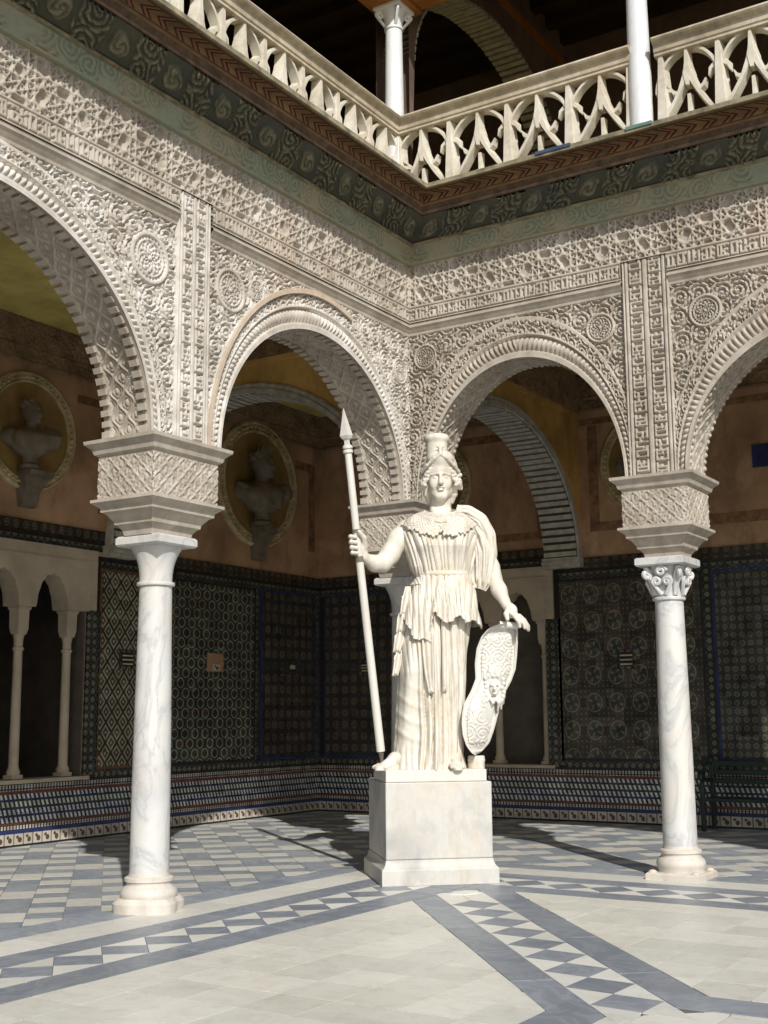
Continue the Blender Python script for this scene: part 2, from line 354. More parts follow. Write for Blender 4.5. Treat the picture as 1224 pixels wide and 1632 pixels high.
def medallion(x, y, r0, d=.03):
    r = np.hypot(x, y)/r0; th = np.arctan2(y, x); H = np.zeros_like(x)
    H = np.maximum(H, ss((.12-np.abs(r-.93))/.06)*d); H = np.maximum(H, ss((.07-np.abs(r-.70))/.04)*d*.9)
    H = np.maximum(H, (r < .9)*(r > .74)*ss(np.sin(th*28)*1.5)*d*.7)
    st = np.abs(np.sin(th*6+PI*.5*np.floor(r*7)))*ss((.66-r)/.05); H = np.maximum(H, ss((st-.45)/.3)*d*.8); H = np.maximum(H, ss((.13-r)/.06)*d)
    return H
GL = None
def glyphs():
    g = np.zeros((15, 160), np.float32); rg = random.Random(5); x = 1
    while x < 152:
        wd = rg.choice((7, 9, 11, 12)); g[1:3, x:x+wd] = 1; c = x
        while c < x+wd-1:
            hgt = rg.choice((6, 9, 13, 14, 14)); g[1:hgt, c:c+2] = 1
            if hgt < 10: g[hgt+2:14, c:c+2] = 1
            if rg.random() < .55: g[hgt-2:hgt, c:c+4] = 1
            if rg.random() < .35: g[5:7, c:c+4] = 1
            c += rg.choice((3, 4, 4, 5))
        if rg.random() < .5: g[12:14, x:x+wd] = 1
        x += wd+1
    return g
GL = glyphs()
def inscription(u, v, v0, v1, px=.0115, d=.03):
    """pseudo Kufic strokes: a worn carved script nobody can read at this size"""
    t = (v-v0)/(v1-v0)*17-1; i = np.floor(t).astype(int); j = np.floor(u/px).astype(int) % GL.shape[1]
    ok = (i >= 0) & (i < 15); H = np.where(ok, GL[np.clip(i, 0, 14), j], 0)*d
    return H + (t < -.1)*d*.9 + (t > 15.2)*d*.9
def ogee(u, v, a=.16, b=.30, d=.014):
    """staggered net of ogee leaves: nested outlines and a small bud in each"""
    x = np.abs((u/(2*a)+.5) % 1-.5)*2; q = v/b; e = .5+.42*np.cos(2*PI*q); g = np.sqrt(1+(.42*2*PI*np.sin(2*PI*q)*a/b)**2)
    D = np.abs(x-e)*a/g; H = ss((.013-D)/.007)*d; H = np.maximum(H, ss((.006-np.abs(D-.030))/.005)*d*.75)
    for c0, c1 in ((0, 0), (1, .5)):
        yy = ((q-c1+.5) % 1-.5)*b; r = np.hypot((x-c0)*a*1.5, yy*.7); H = np.maximum(H, ss((.024-r)/.008)*d*.8)
    return H + .0025*vnoise(u, v, 35)
def hfield(name, m, parent, us, vs, Hf, mp, flip=False, mask=None, smooth=True, motif=0.0):
    U, V = np.meshgrid(us, vs, indexing='ij'); H = Hf(U, V); P = np.stack(mp(U, V, H), -1).reshape(-1, 3); F = grid_faces(len(us), len(vs), flip)
    if mask is not None:
        K = mask(U, V).ravel(); F = F[K[F].all(1)]; used = np.unique(F); ix = np.full(len(P), -1); ix[used] = np.arange(len(used)); P = P[used]; F = ix[F]
    me = mesh_np(name, P, F, smooth)
    if motif: at = me.attributes.new('motif', 'FLOAT', 'POINT'); at.data.foreach_set('value', np.clip(H.ravel()/motif, 0, 1).astype(np.float32))
    return obj(name, me, m, parent)

# ------------------------------------------------------------------ arcades
SPR = 3.97; TH = .5; LEN = {'L': 9.2, 'R': 7.6}
ARCH = {'L': [(1.80, 1.60, 1.58), (6.15, 1.88, 1.68)], 'R': [(1.42, 1.22, 1.53), (4.75, 1.49, 1.43)]}
OUT = {'L': [(.17, .38), (.19, .30)], 'R': [(.15, .42), (.17, .50)]}
PIL = {'L': [(3.57, 4.00), (8.25, 8.70)], 'R': [(2.67, 3.17), (6.40, 6.90)]}
def W(side):
    return (lambda u, z, h: (h, -u, z)) if side == 'L' else (lambda u, z, h: (u, -h, z))
arc_root = {}
for side in 'LR':
    Wm = W(side); fl = side == 'L'; st = MT['stucco']; Ln = LEN[side]
    root = thing('arcade_wall', Wm(Ln/2, 0, -.25), 'carved stucco arcade wall in strong side light, left of the statue' if side == 'L' else 'carved stucco arcade wall running right from the corner behind the statue', 'arcade', 'carved arcade walls')
    arc_root[side] = root
    mp = lambda U, V, H, Wm=Wm: Wm(U, V, H)
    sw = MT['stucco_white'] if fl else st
    # --- solid core with arch openings
    us = [0.0 if side == 'R' else 0.0]
    us = list(np.linspace(-.46 if side == 'L' else 0, Ln, 60))
    for c, a, h in ARCH[side]: us += [c+(a+.03)*math.cos(t) for t in np.linspace(0, PI, 49)]
    us = np.array(sorted(set(np.round(us, 4))))
    def zb(u):
        z = SPR
        for c, a, h in ARCH[side]:
            if abs(u-c) < a+.03: z = SPR+(h+.03)*math.sqrt(max(0, 1-((u-c)/(a+.03))**2))
        return z
    V = []; F = []
    for k, u in enumerate(us):
        b = zb(u); V += [Wm(u, b, -.02), Wm(u, 7.0, -.02), Wm(u, b, -TH), Wm(u, 7.0, -TH)]
    for k in range(len(us)-1):
        o = 4*k; F += [(o, o+4, o+5, o+1), (o+2, o+3, o+7, o+6), (o, o+2, o+6, o+4), (o+1, o+5, o+7, o+3)]
    F += [(0, 1, 3, 2), (4*len(us)-4, 4*len(us)-2, 4*len(us)-1, 4*len(us)-3)]
    if fl: F = [f[::-1] for f in F]
    mb = MB(); mb.add(V, F); mb.build('wall_core', MT['stucco_plain'], root)
    # --- per arch
    for ai, ((c, a, h), (da, dh)) in enumerate(zip(ARCH[side], OUT[side])):
        n = 760; ts = np.linspace(0, PI, n); sv_ = np.linspace(-.13, 1, 48)
        arc = np.concatenate([[0], np.cumsum(np.hypot(np.diff((a)*np.cos(ts)), np.diff(h*np.sin(ts))))])
        def ringmap(T, Sv, H, c=c, a=a, h=h, da=da, dh=dh, Wm=Wm):
            return Wm(c+(a+da*Sv)*np.cos(T), SPR+(h+dh*Sv)*np.sin(T), H)
        def ringH(T, Sv, arc=arc, ts=ts, a=a, h=h):
            L = np.interp(T, ts, arc); sgn = np.where(T < PI/2, 1, -1)
            H = np.full(T.shape, .045)
            rope = (Sv > .05) & (Sv < .46); x = (Sv-.05)/.41
            H = np.where(rope, .005+.055*np.sin(x*PI)*(.15+.85*np.abs(np.sin(PI*(L/.056 + sgn*x*1.1)))**.7), H)
            car = (Sv > .52) & (Sv < .86); H = np.where(car, .008+arabesque(L, Sv*.32, .12, .042, 4, .040, .4), H)
            H = np.where((Sv >= .46) & (Sv <= .52), .052, H); H = np.where(Sv < .04, .055, H); H = np.where(Sv > .86, .038, H)
            H = np.where((Sv > .985), .0, H); return H
        hfield('archivolt', sw, root, ts, sv_, ringH, ringmap, not fl)
        if side == 'L' and ai == 0:      # the smooth pinkish fillet on the left half
            tt = np.linspace(0, PI*.60, 90); V = []; F = []
            for t in tt:
                for s_, hh in ((.84, .058), (.85, .078), (.99, .078), (1.0, .05)): V.append(Wm(c+(a+da*s_)*math.cos(t), SPR+(h+dh*s_)*math.sin(t), hh))
            F = grid_faces(len(tt), 4, not fl); mb = MB(); mb.add(V, F); mb.build('plaster_fillet', MT['stucco_pink'], root, True)
        # soffit
        ds = np.linspace(0, 1, 64)
        def sofmap(T, D, H, c=c, a=a, h=h, Wm=Wm): return Wm(c+(a-H)*np.cos(T), SPR+(h-H)*np.sin(T), -TH*D + .056*(1-D))
        hfield('soffit', st, root, np.linspace(0, PI, 620), ds, lambda T, D, arc=arc, ts=ts: np.where((D > .16) & (D < .84), ogee(D*TH-.25, np.interp(T, ts, arc), .085, .23, .02), .018), sofmap, fl)
        # teeth along both edges of the soffit, one object each
        mbt = MB(); mbt.box(-.03, .03, -.045, .045, -.034, .03) if fl else mbt.lathe(0, 0, [(.001, -.030), (.020, -.022), (.026, -.004), (.02, .02)], 8); tme = bpy.data.meshes.new('tooth'); tme.from_pydata(mbt.v, [], mbt.f); tme.materials.append(MT['stucco_plain'])
        nt_ = int(arc[-1]/(.098 if fl else .072))
        for e, dep in enumerate((-.035, -TH+.035)):
            for k in range(nt_+1):
                t = np.interp(arc[-1]*(k+.5)/(nt_+1), arc, ts); x = c+(a-.012)*math.cos(t); z = SPR+(h-.012)*math.sin(t)
                p = Wm(x, z, dep); ang = math.atan2(math.sin(t)/h, math.cos(t)/a)
                o = obj('tooth', tme, None, root, p)
                tl = random.uniform(.85, 1.15)
                sn, cs = math.sin(ang), math.cos(ang)
                M3 = Matrix(((sn, 0, cs), (0, 1, 0), (-cs, 0, sn))) if side == 'R' else Matrix(((0, 1, 0), (-sn, 0, -cs), (-cs, 0, sn)))
                o.rotation_euler = M3.to_euler()
                o.scale = (tl, 1, random.uniform(.8, 1.1))
        # spandrel field
        lo = 0.0 if ai == 0 else PIL[side][ai-1][1]; hi = PIL[side][ai][0]
        meds = [(lo+.36, 5.60, .17) if not (ai == 0) else (lo+.27, 5.52, .15), (hi-.30, 5.58, .18)]
        if side == 'R' and ai == 0: meds = [(.25, 5.66, .15), (hi-.27, 5.62, .16), (.46, 5.74, .07)]
        if side == 'L' and ai == 0: meds = [(.22, 5.48, .15), (hi-.33, 5.55, .21), (hi-.72, 5.66, .11)]
        if side == 'L' and ai == 1: meds = [(lo+.33, 5.52, .23), (hi-.4, 5.5, .2)]
        def spH(U, V, meds=meds, seed=ai+3*fl):
            H = arabesque(U, V, .21, .042, seed, .050, .45)-.014
            for (mx, mz, mr) in meds:
                m = np.hypot(U-mx, V-mz) < mr*1.05; H = np.where(m, medallion(U-mx, V-mz, mr, .045)-.005, H)
            return H
        def spM(U, V, c=c, a=a, h=h, da=da, dh=dh): return (((U-c)/(a+da*.9))**2+((np.maximum(V, SPR)-SPR)/(h+dh*.9))**2) > 1
        hfield('spandrel', sw, root, np.arange(lo, hi+.008, .0082), np.arange(SPR, 5.99, .0082), spH, mp, fl, spM)
        # alfiz moulding above the arch
        V = []; prof = [(0.0, 5.925), (.03, 5.94), (.034, 5.965), (.05, 5.985), (.075, 6.02), (.085, 6.025), (.085, 6.045), (.062, 6.055), (.062, 6.075), (.0, 6.08)]
        ends = (lo if ai else None, hi)
        for e in (0, 1):
            for hh, z in prof:
                u = (hh if side == 'L' and ai == 0 else (hh if ai == 0 else lo)) if e == 0 else hi
                V.append(Wm(u, z, hh))
        mb = MB(); mb.add(V, [(k, k+1, len(prof)+k+1, len(prof)+k) if fl else (k, len(prof)+k, len(prof)+k+1, k+1) for k in range(len(prof)-1)]); mb.build('moulding', MT['stucco_plain'], root)
        # inscription strip above the moulding
        hfield('inscription', st, root, np.arange(.06 if ai == 0 else lo, hi+.006, .0062), np.linspace(6.078, 6.272, 34), lambda U, V: .045+inscription(U, V, 6.085, 6.265, .0115, .035), mp, fl, smooth=False)
    # --- pilasters with two script strips each
    for (p0, p1) in PIL[side]:
        wd = p1-p0; s0, s1, s2, s3 = p0+.055, p0+wd*.47, p0+wd*.53, p1-.055
        def pH(U, V, s0=s0, s1=s1, s2=s2, s3=s3, p0=p0, p1=p1):
            H = np.full(U.shape, .058); a_ = (U > s0) & (U < s1); b_ = (U > s2) & (U < s3)
            H = np.where(a_, .015+inscription(V, U, s0, s1, .0125, .045), H); H = np.where(b_, .015+inscription(V+.53, U, s2, s3, .0125, .045), H)
            ed = np.minimum(U-p0, p1-U); H = np.where(np.abs(ed-.028) < .007, .035, H); return np.where(ed < .004, .0, H)
        hfield('pilaster', sw, root, np.linspace(p0, p1, 80), np.arange(SPR, 6.275, .0095), pH, mp, fl, smooth=False)
    # corner fillet
    # --- lattice frieze
    hfield('lattice_frieze', st, root, np.arange(.05, Ln, .0105), np.arange(6.272, 6.80, .0105), lambda U, V: np.where((V < 6.292), .07, .018+lattice(U, V-6.29)), mp, fl)
    # --- cornice
    cor = lambda o0, z0, o1, z1: (lambda Tn, D, H: (lambda o, z: Wm(o+Tn*(Ln-o), z, o))(o0+(o1-o0)*D + H*(z1-z0)/math.hypot(o1-o0, z1-z0), z0+(z1-z0)*D - H*(o1-o0)/math.hypot(o1-o0, z1-z0)))
    def lipseg(name, pr, m, par=root):
        V = []
        for e in (0, 1):
            for o_, z in pr: V.append(Wm(o_ if e == 0 else Ln, z, o_))
        k_ = len(pr); mb = MB(); mb.add(V, [(k, k+1, k_+k+1, k_+k) if fl else (k, k_+k, k_+k+1, k+1) for k in range(k_-1)]); return mb.build(name, m, par)
    cornice = lipseg('cornice', [(.045, 6.76), (.12, 6.765), (.135, 6.785)], MT['cove'])
    tn = np.linspace(0, 1, int(Ln/.012))
    hfield('cove_band', MT['cove'], cornice, tn, np.linspace(0, 1, 22), lambda T, D: .008*arabesque(T*Ln+.06*(vnoise(T*Ln, D*.2, 8, 3)-.5), D*.2+.04*(vnoise(T*Ln, D*.2, 9, 6)-.5), .24, 1.0, 9, .055, .0)*ss((vnoise(T*Ln, D*.2, 5, 1)-.2)/.3), cor(.135, 6.785, .17, 6.955), fl, motif=.008)
    lipseg('fillet', [(.17, 6.955), (.195, 6.96), (.20, 6.985), (.18, 6.995)], MT['roof'], cornice)
    def rosH(T, D):
        U = T*Ln; wx = .05*(vnoise(U, D, 7, 2)-.5); U = U+wx; D = D+.12*(vnoise(U, D*.3, 9, 4)-.5); k = U/.34; x = (k-np.floor(k)-.5)*.34; y = (D-.5)*.32; big = np.floor(k) % 2 == 0
        r = np.hypot(x, y); ros = ss((.115-r)/.02)*(.2+.8*np.abs(np.sin(r*48-np.arctan2(y, x))))*.04
        return np.where(big, ros, arabesque(U, y+.6, .30, .035, 12, .060, .0))
    hfield('painted_frieze', MT['frieze'], cornice, np.linspace(0, 1, int(Ln/.012)), np.linspace(0, 1, 30), rosH, cor(.18, 6.995, .53, 7.125), fl, motif=.035)
    lipseg('red_strip', [(.53, 7.125), (.55, 7.13), (.55, 7.155), (.535, 7.17), (.56, 7.225)], MT['strip'], cornice)
    lipseg('chain_band', [(.56, 7.225), (.665, 7.37)], MT['chain'], cornice)
    lipseg('slab_edge', [(.665, 7.37), (.69, 7.372), (.69, 7.42), (.3, 7.425), (-.5, 7.426)], MT['roof'], cornice)
# glazed repair tiles on the slab edge
for (x0, x1, m) in ((2.02, 2.42, 'slate'), (3.02, 3.30, 'lead')):
    mb = MB(); mb.box(x0, x1, -.705, -.66, 7.395, 7.432); mb.build('edge_tile', MT[m], arc_root['R'], bevel=.004)
# ------------------------------------------------------------------ floors
def clip(poly, a, b, c):
    """keep a*x+b*y<=c"""
    out = []
    for k in range(len(poly)):
        p, q = poly[k], poly[(k+1) % len(poly)]; dp = a*p[0]+b*p[1]-c; dq = a*q[0]+b*q[1]-c
        if dp <= 0: out.append(p)
        if dp*dq < 0: t = dp/(dp-dq); out.append((p[0]+t*(q[0]-p[0]), p[1]+t*(q[1]-p[1])))
    return out
def area(p): return .5*sum(p[k][0]*p[(k+1) % len(p)][1]-p[(k+1) % len(p)][0]*p[k][1] for k in range(len(p)))
ground = MB().box(-60, 60, -60, 60, -.5, -.024).build('ground', MT['grout']); tag(ground, kind='structure')
court = MB().box(-.17, 20, -20, .17, -.02, -.010).build('courtyard_floor', MT['grout']); tag(court, 'pale marble courtyard floor with grey bands and diamond strips', kind='structure')
gal = MB(); gal.box(-5.27, -.17, -14, 5.6, -.02, -.0101).box(-.17, 9.5, .17, 5.6, -.02, -.0101); gal = gal.build('gallery_floor', MT['grey2']); tag(gal, 'grey and white marble gallery floor laid diagonally', kind='structure')
TILEN = 0
def tile(name, poly, m, root, halfplanes=(), gap=.008, thick=.008):
    if 'diamond' in name or 'triangle' in name: gap = .003
    for hp in halfplanes:
        poly = clip(poly, *hp)
        if len(poly) < 3: return
    A = area(poly)
    if abs(A) < .0006: return
    if A < 0: poly = poly[::-1]
    cx = sum(p[0] for p in poly)/len(poly); cy = sum(p[1] for p in poly)/len(poly)
    P = []
    for x, y in poly:
        d = math.hypot(x-cx, y-cy); k = max(0, (d-gap)/d) if d > 0 else 1; P.append((cx+(x-cx)*k, cy+(y-cy)*k))
    z = random.uniform(-.0012, .0012)
    mb = MB(); mb.prism(P, -thick, z); return mb.build(name, m, root, loc=(cx, cy, 0))
dv = np.array((.663, -.749)); nv = np.array((.749, .663))
def DW(s, w_): return (dv[0]*s+nv[0]*w_, dv[1]*s+nv[1]*w_)
HW = lambda sign, c: (sign*nv[0], sign*nv[1], c); HS = lambda sign, c: (sign*dv[0], sign*dv[1], c)
# pale fields: slabs .5 m
P_ = .40
for i in range(-2, 30):
    for j in range(-30, 2):
        x0 = 1.39+i*P_ + (0); y0 = -1.39+j*P_; off = .0
        sq = [(x0+off, y0), (x0+P_+off, y0), (x0+P_+off, y0+P_), (x0+off, y0+P_)]
        if x0 > 9.5 or y0 < -10: continue
        tile('pale_slab', sq, MT['slab'], court, [(-1, 0, -1.39), (1, 0, 4.10), HW(1, -.495)])
        tile('pale_slab', sq, MT['slab'], court, [(0, 1, -1.39), (0, -1, 4.61), HW(-1, -.505)])
        tile('pale_slab', sq, MT['white'], court, [(-1, 0, -4.43), (0, 1, -4.95), HS(-1, -6.95)])
# bands
def strip(name, m, x0, x1, y0, y1, horiz, L=1.1, hp=()):
    a0, a1 = (x0, x1) if horiz else (y0, y1); t = a0
    while t < a1-.01:
        e = min(a1, t+L*random.uniform(.7, 1.3))
        if a1-e < .25: e = a1
        q = [(t, y0), (e, y0), (e, y1), (t, y1)] if horiz else [(x0, t), (x1, t), (x1, e), (x0, e)]
        tile(name, q, m, court, hp); t = e
g, wt, g2 = MT['grey'], MT['white'], MT['grey2']
strip('grey_strip', g2, -.52, -.17, -10, .52, False); strip('grey_strip', g2, -.17, 8, .17, .52, True)
strip('white_strip', wt, -.17, .28, -10, .17, False, .95); strip('white_strip', wt, .28, 8, -.28, .17, True, .95)
strip('grey_strip', g, .28, .60, -10, -.28, False, 1.3); strip('grey_strip', g, .60, 8, -.60, -.28, True, 1.3)
strip('grey_strip', g, 1.06, 1.39, -10, -1.06, False, 1.3); strip('grey_strip', g, 1.39, 8, -1.39, -1.06, True, 1.3)
pt_ = .437
def diamonds(o0, n, along, across, mid, half):
    """row of grey diamonds with white triangles: positions o0+k*pitch along the band"""
    for k in range(n):
        c = o0+k*pt_; h = pt_/2
        f = lambda s, q: (along[0]*s+across[0]*q, along[1]*s+across[1]*q)
        tile('grey_diamond', [f(c-h, mid), f(c, mid-half), f(c+h, mid), f(c, mid+half)], g, court)
        for sg in (-1, 1): tile('white_triangle', [f(c+h, mid), f(c, mid+sg*half), f(c+2*h, mid+sg*half)], wt, court)
diamonds(.88, 16, (0, -1), (1, 0), .83, .23); diamonds(.88, 14, (1, 0), (0, -1), .83, .23)
tile('grey_strip', [(.6, -.6), (1.06, -.6), (1.06, -1.06), (.6, -1.06)], g, court)
# diagonal band
for a0, a1 in ((-.495, -.22), (.22, .505)):
    s = 1.2
    while s < 6.62:
        e = s+random.uniform(.9, 1.4)
        if 6.95-e < .5: e = 6.95
        tile('grey_strip', [DW(s, a0), DW(e, a0), DW(e, a1), DW(s, a1)], g, court, [(-1, 0, -1.39), (0, 1, -1.39)] + ([(1, 0, 4.43)] if a0 < 0 else [(0, -1, 4.95)])); s = e
dp_ = .46
for k in range(9):
    c = 2.75+k*dp_+.23
    tile('grey_diamond', [DW(c-.23, 0), DW(c, -.22), DW(c+.23, 0), DW(c, .22)], g, court)
    for sg in (-1, 1): tile('white_triangle', [DW(c+.23, 0), DW(c, sg*.22), DW(c+.46, sg*.22)], wt, court)
tile('grey_strip', [DW(1.2, -.22), DW(2.26, -.22), DW(2.26, .22), DW(1.2, .22)], g, court, [(-1, 0, -1.39), (0, 1, -1.39)])
for sg in (-1, 1): tile('white_triangle', [DW(2.26, 0), DW(2.26, sg*.22), DW(2.98, sg*.22), DW(2.75, 0)], wt, court)
o_ = tile('white_hexagon', [(1.50, -1.86), (1.44, -1.70), (1.50, -1.56), (1.62, -1.52), (1.70, -1.66), (1.63, -1.82)], wt, court)
if o_: o_.location.z += .004
strip('grey_strip', g, 4.10, 4.43, -10, -4.6, False, 1.2, [HW(1, -.22)]); strip('grey_strip', g, 4.3, 9, -4.95, -4.61, True, 1.2, [HW(-1, -.22)])
# gallery paving laid at 45 degrees: runs of small squares beside runs of long blocks
q_ = math.sqrt(.5); cw = .30
f45 = lambda a, b: (q_*(a-b), q_*(a+b))          # a along (1,1), b along (-1,1)
REG = [[(1, 0, -.52), (-1, 0, 5.27), (0, 1, 5.6), (0, -1, 6.5)], [(-1, 0, .52), (0, -1, -.52), (0, 1, 5.6), (1, 0, 4.6)]]
for i in range(-26, 36):
    b = -7.0 + (i % 4)*.31; a0, a1 = i*cw, (i+1)*cw; k = i % 2
    while b < 9:
        if i % 2: e = b+.30; m = MT['white_gal'] if k % 2 else g2; nm = 'white_square' if k % 2 else 'grey_square'
        else: e = b+(.46 if k % 2 else .86); m = MT['white_gal'] if k % 2 else g2; nm = 'white_block' if k % 2 else 'grey_block'
        for rg in REG: tile(nm, [f45(a0, b), f45(a1, b), f45(a1, e), f45(a0, e)], m, gal, rg, .004)
        b = e; k += 1

# ------------------------------------------------------------------ columns
def bell_capital(mb, cx, cy, z0, z1, r0, r1, n=48):
    V = []; F = []; m = 12
    for k in range(m+1):
        t = k/m; z = z0+(z1-z0)*t
        for j in range(n):
            th = 2*PI*j/n; sqr = 1/max(abs(math.cos(th)), abs(math.sin(th))); r = r0+(r1-r0)*t**2.2; r *= 1+(min(sqr, 1.25)-1)*t**3*.55
            V.append((cx+r*math.cos(th), cy+r*math.sin(th), z - .02*t**4*math.cos(4*th)**2*0))
    for k in range(m):
        for j in range(n): F.append((n*k+j, n*k+(j+1) % n, n*k+n+(j+1) % n, n*k+n+j))
    F.append(tuple(n*m+j for j in range(n))); mb.add(V, F)
def spiral(c, ax, up_, r, turns=1.6, n=26):
    out = []
    for k in range(n):
        t = k/(n-1); a = t*turns*2*PI; rr = r*(1-.85*t); out.append(Vector(c)+Vector(ax)*rr*math.cos(a)+Vector(up_)*rr*math.sin(a))
    return out
def impost(root, x0, x1, y0, y1, seed):
    """stepped moulding, carved block and slab that carry the arches"""
    cx, cy = (x0+x1)/2, (y0+y1)/2; a, b = (x1-x0)/2, (y1-y0)/2; sp = MT['stucco_plain']
    mb = MB(); mb.stack(cx, cy, [(a-.16, b-.17, 3.145), (a-.15, b-.16, 3.19), (a-.125, b-.135, 3.225), (a-.10, b-.11, 3.24), (a-.095, b-.105, 3.27), (a-.05, b-.055, 3.33), (a-.02, b-.02, 3.345), (a-.015, b-.015, 3.38), (a+.035, b+.035, 3.42), (a+.045, b+.045, 3.425), (a+.045, b+.045, 3.45), (a, b, 3.455)])
    mb.build('stepped_moulding', sp, root)
    mb = MB(); mb.box(x0+.012, x1-.012, y0+.012, y1-.012, 3.44, 3.84); blk = mb.build('impost_block', sp, root)
    def H(U, V): return np.where((V > 3.475) & (V < 3.815), np.maximum(ogee(U, V, .075, .15, .020), arabesque(U, V, .10, .018, seed)*.8), .014)
    for (c0, c1, mp_, fl_) in ((x0, x1, lambda U, V, H: (U, y0-H+.014, V), False), (x0, x1, lambda U, V, H: (U, y1+H-.014, V), True), (y0, y1, lambda U, V, H: (x1+H-.014, U, V), False), (y0, y1, lambda U, V, H: (x0-H+.014, U, V), True)):
        hfield('carved_face', MT['stucco'], blk, np.linspace(c0, c1, int((c1-c0)/.009)), np.linspace(3.45, 3.835, 44), H, mp_, fl_)
    mb = MB(); mb.stack(cx, cy, [(a-.01, b-.01, 3.825), (a+.03, b+.03, 3.85), (a+.045, b+.045, 3.895), (a+.092, b+.092, 3.935), (a+.097, b+.097, 3.965), (a-.05, b-.05, 3.972)]); mb.build('impost_slab', sp, root)
def column(cx, cy, label, kind, plinth, imp, seed):
    root = thing('marble_column', (cx, cy, 0), label, 'column', 'ground floor marble columns'); M_ = MT['marble']
    mb = MB()
    if plinth == 'round': # eroded, rounded octagon plinth
        ph = [(.245+.06*abs(math.cos(2*(t+.39)))) for t in np.linspace(0, 2*PI, 40, endpoint=False)]
        for k_, (z0, z1, s0, s1) in enumerate(((0, .075, 1.0, 1.02), (.075, .115, 1.02, .9))):
            V = []; n = 40
            for z, s_ in ((z0, s0), (z1, s1)): V += [(cx+ph[j]*s_*math.cos(2*PI*j/n), cy+ph[j]*s_*math.sin(2*PI*j/n), z) for j in range(n)]
            mb.add(V, [tuple(range(n-1, -1, -1)), tuple(range(n, 2*n))] + [(j, (j+1) % n, n+(j+1) % n, n+j) for j in range(n)])
    else:
        mb.stack(cx, cy, [(.27, .27, 0), (.27, .27, .05), (.255, .255, .065)])
        for sx in (-1, 1):
            for sy in (-1, 1): mb.lathe(cx+sx*.215, cy+sy*.215, [(.042, .05), (.044, .068), (.034, .082), (.01, .092)], 12)
    mb.build('plinth', MT['marble_warm'], root, True)
    mb = MB(); mb.lathe(cx, cy, [(.225, .06), (.228, .11), (.238, .125), (.238, .155), (.224, .185), (.205, .2), (.19, .215), (.19, .235), (.205, .245), (.205, .27), (.19, .28), (.172, .285), (.168, .31)], 40); mb.build('base', MT['marble_warm'], root, True)
    prof = [(.166+.004*math.sin(PI*min(1, t*1.2)) - .024*t, .30+(2.72-.30)*t) for t in np.linspace(0, 1, 14)]
    mb = MB(); mb.lathe(cx, cy, prof, 48); mb.build('shaft', M_, root, True)
    mb = MB(); mb.lathe(cx, cy, [(.142, 2.715), (.163, 2.72), (.168, 2.735), (.163, 2.75), (.142, 2.755)], 40); mb.build('neck_ring', M_, root, True)
    if kind == 'bell':
        mb = MB(); bell_capital(mb, cx, cy, 2.75, 3.065, .142, .205); mb.build('capital', M_, root, True, ang=60)
        mb = MB(); mb.stack(cx, cy, [(.235, .235, 3.06), (.25, .25, 3.075), (.25, .25, 3.13), (.235, .235, 3.147)]); mb.build('abacus', M_, root)
    else:
        mb = MB(); mb.lathe(cx, cy, [(.142, 2.75), (.15, 2.80), (.155, 2.9), (.175, 3.0), (.2, 3.05), (.2, 3.065)], 40); cp = mb.build('capital', M_, root, True)
        for k in range(4):
            a = PI/4+k*PI/2; ax = (math.cos(a), math.sin(a), 0); c = (cx+.235*ax[0], cy+.235*ax[1], 2.985)
            pts = [(cx+.14*ax[0], cy+.14*ax[1], 2.77), (cx+.16*ax[0], cy+.16*ax[1], 2.86), (cx+.2*ax[0], cy+.2*ax[1], 2.97), (cx+.24*ax[0], cy+.24*ax[1], 3.05)]+spiral(c, (ax[0], ax[1], 0), (0, 0, 1), .062)[6:]
            mb = MB(); mb.tube(pts, [.03, .034, .034, .03]+[.026]*(len(pts)-4), 8); mb.lathe(c[0], c[1], [(.001, c[2]-.02), (.03, c[2]), (.001, c[2]+.02)], 8); mb.build('volute', M_, cp, True)
            a = k*PI/2; ax = (math.cos(a), math.sin(a), 0); tn_ = (-ax[1], ax[0], 0)
            for sg in (-1, 1):
                c = (cx+.19*ax[0]+sg*.055*tn_[0], cy+.19*ax[1]+sg*.055*tn_[1], 2.90)
                mb = MB(); mb.tube([(cx+.15*ax[0]+sg*.02*tn_[0], cy+.15*ax[1]+sg*.02*tn_[1], 2.77)]+spiral(c, (sg*tn_[0], sg*tn_[1], 0), (0, 0, 1), .045, 1.3), .02, 7); mb.build('leaf_scroll', M_, cp, True)
            c = (cx+.205*ax[0], cy+.205*ax[1], 3.005)
            mb = MB(); mb.tube(spiral(c, tn_, (0, 0, 1), .055, 1.5), .018, 7); mb.build('volute', M_, cp, True)
        mb = MB(); mb.stack(cx, cy, [(.24, .24, 3.06), (.255, .255, 3.075), (.255, .255, 3.135), (.24, .24, 3.147)]); mb.build('abacus', M_, root)
    impost(root, *imp, seed)
    return root
column(-.25, -3.87, 'smooth bell-capital marble column on worn round plinth, left of the statue', 'bell', 'round', (-.56, .08, -4.29, -3.45), 21)
column(2.92, .25, 'veined marble column with scrolled volute capital, right of the statue', 'volute', 'square', (2.59, 3.27, -.09, .58), 22)
column(-.22, .22, 'corner marble column mostly hidden behind the statue', 'bell', 'square', (-.55, .16, -.20, .56), 23)
column(-.25, -8.48, 'marble column beyond the left edge of the picture', 'bell', 'round', (-.56, .08, -8.9, -8.06), 24)
column(6.65, .25, 'marble column beyond the right edge of the picture', 'volute', 'square', (6.28, 7.02, -.09, .58), 25)

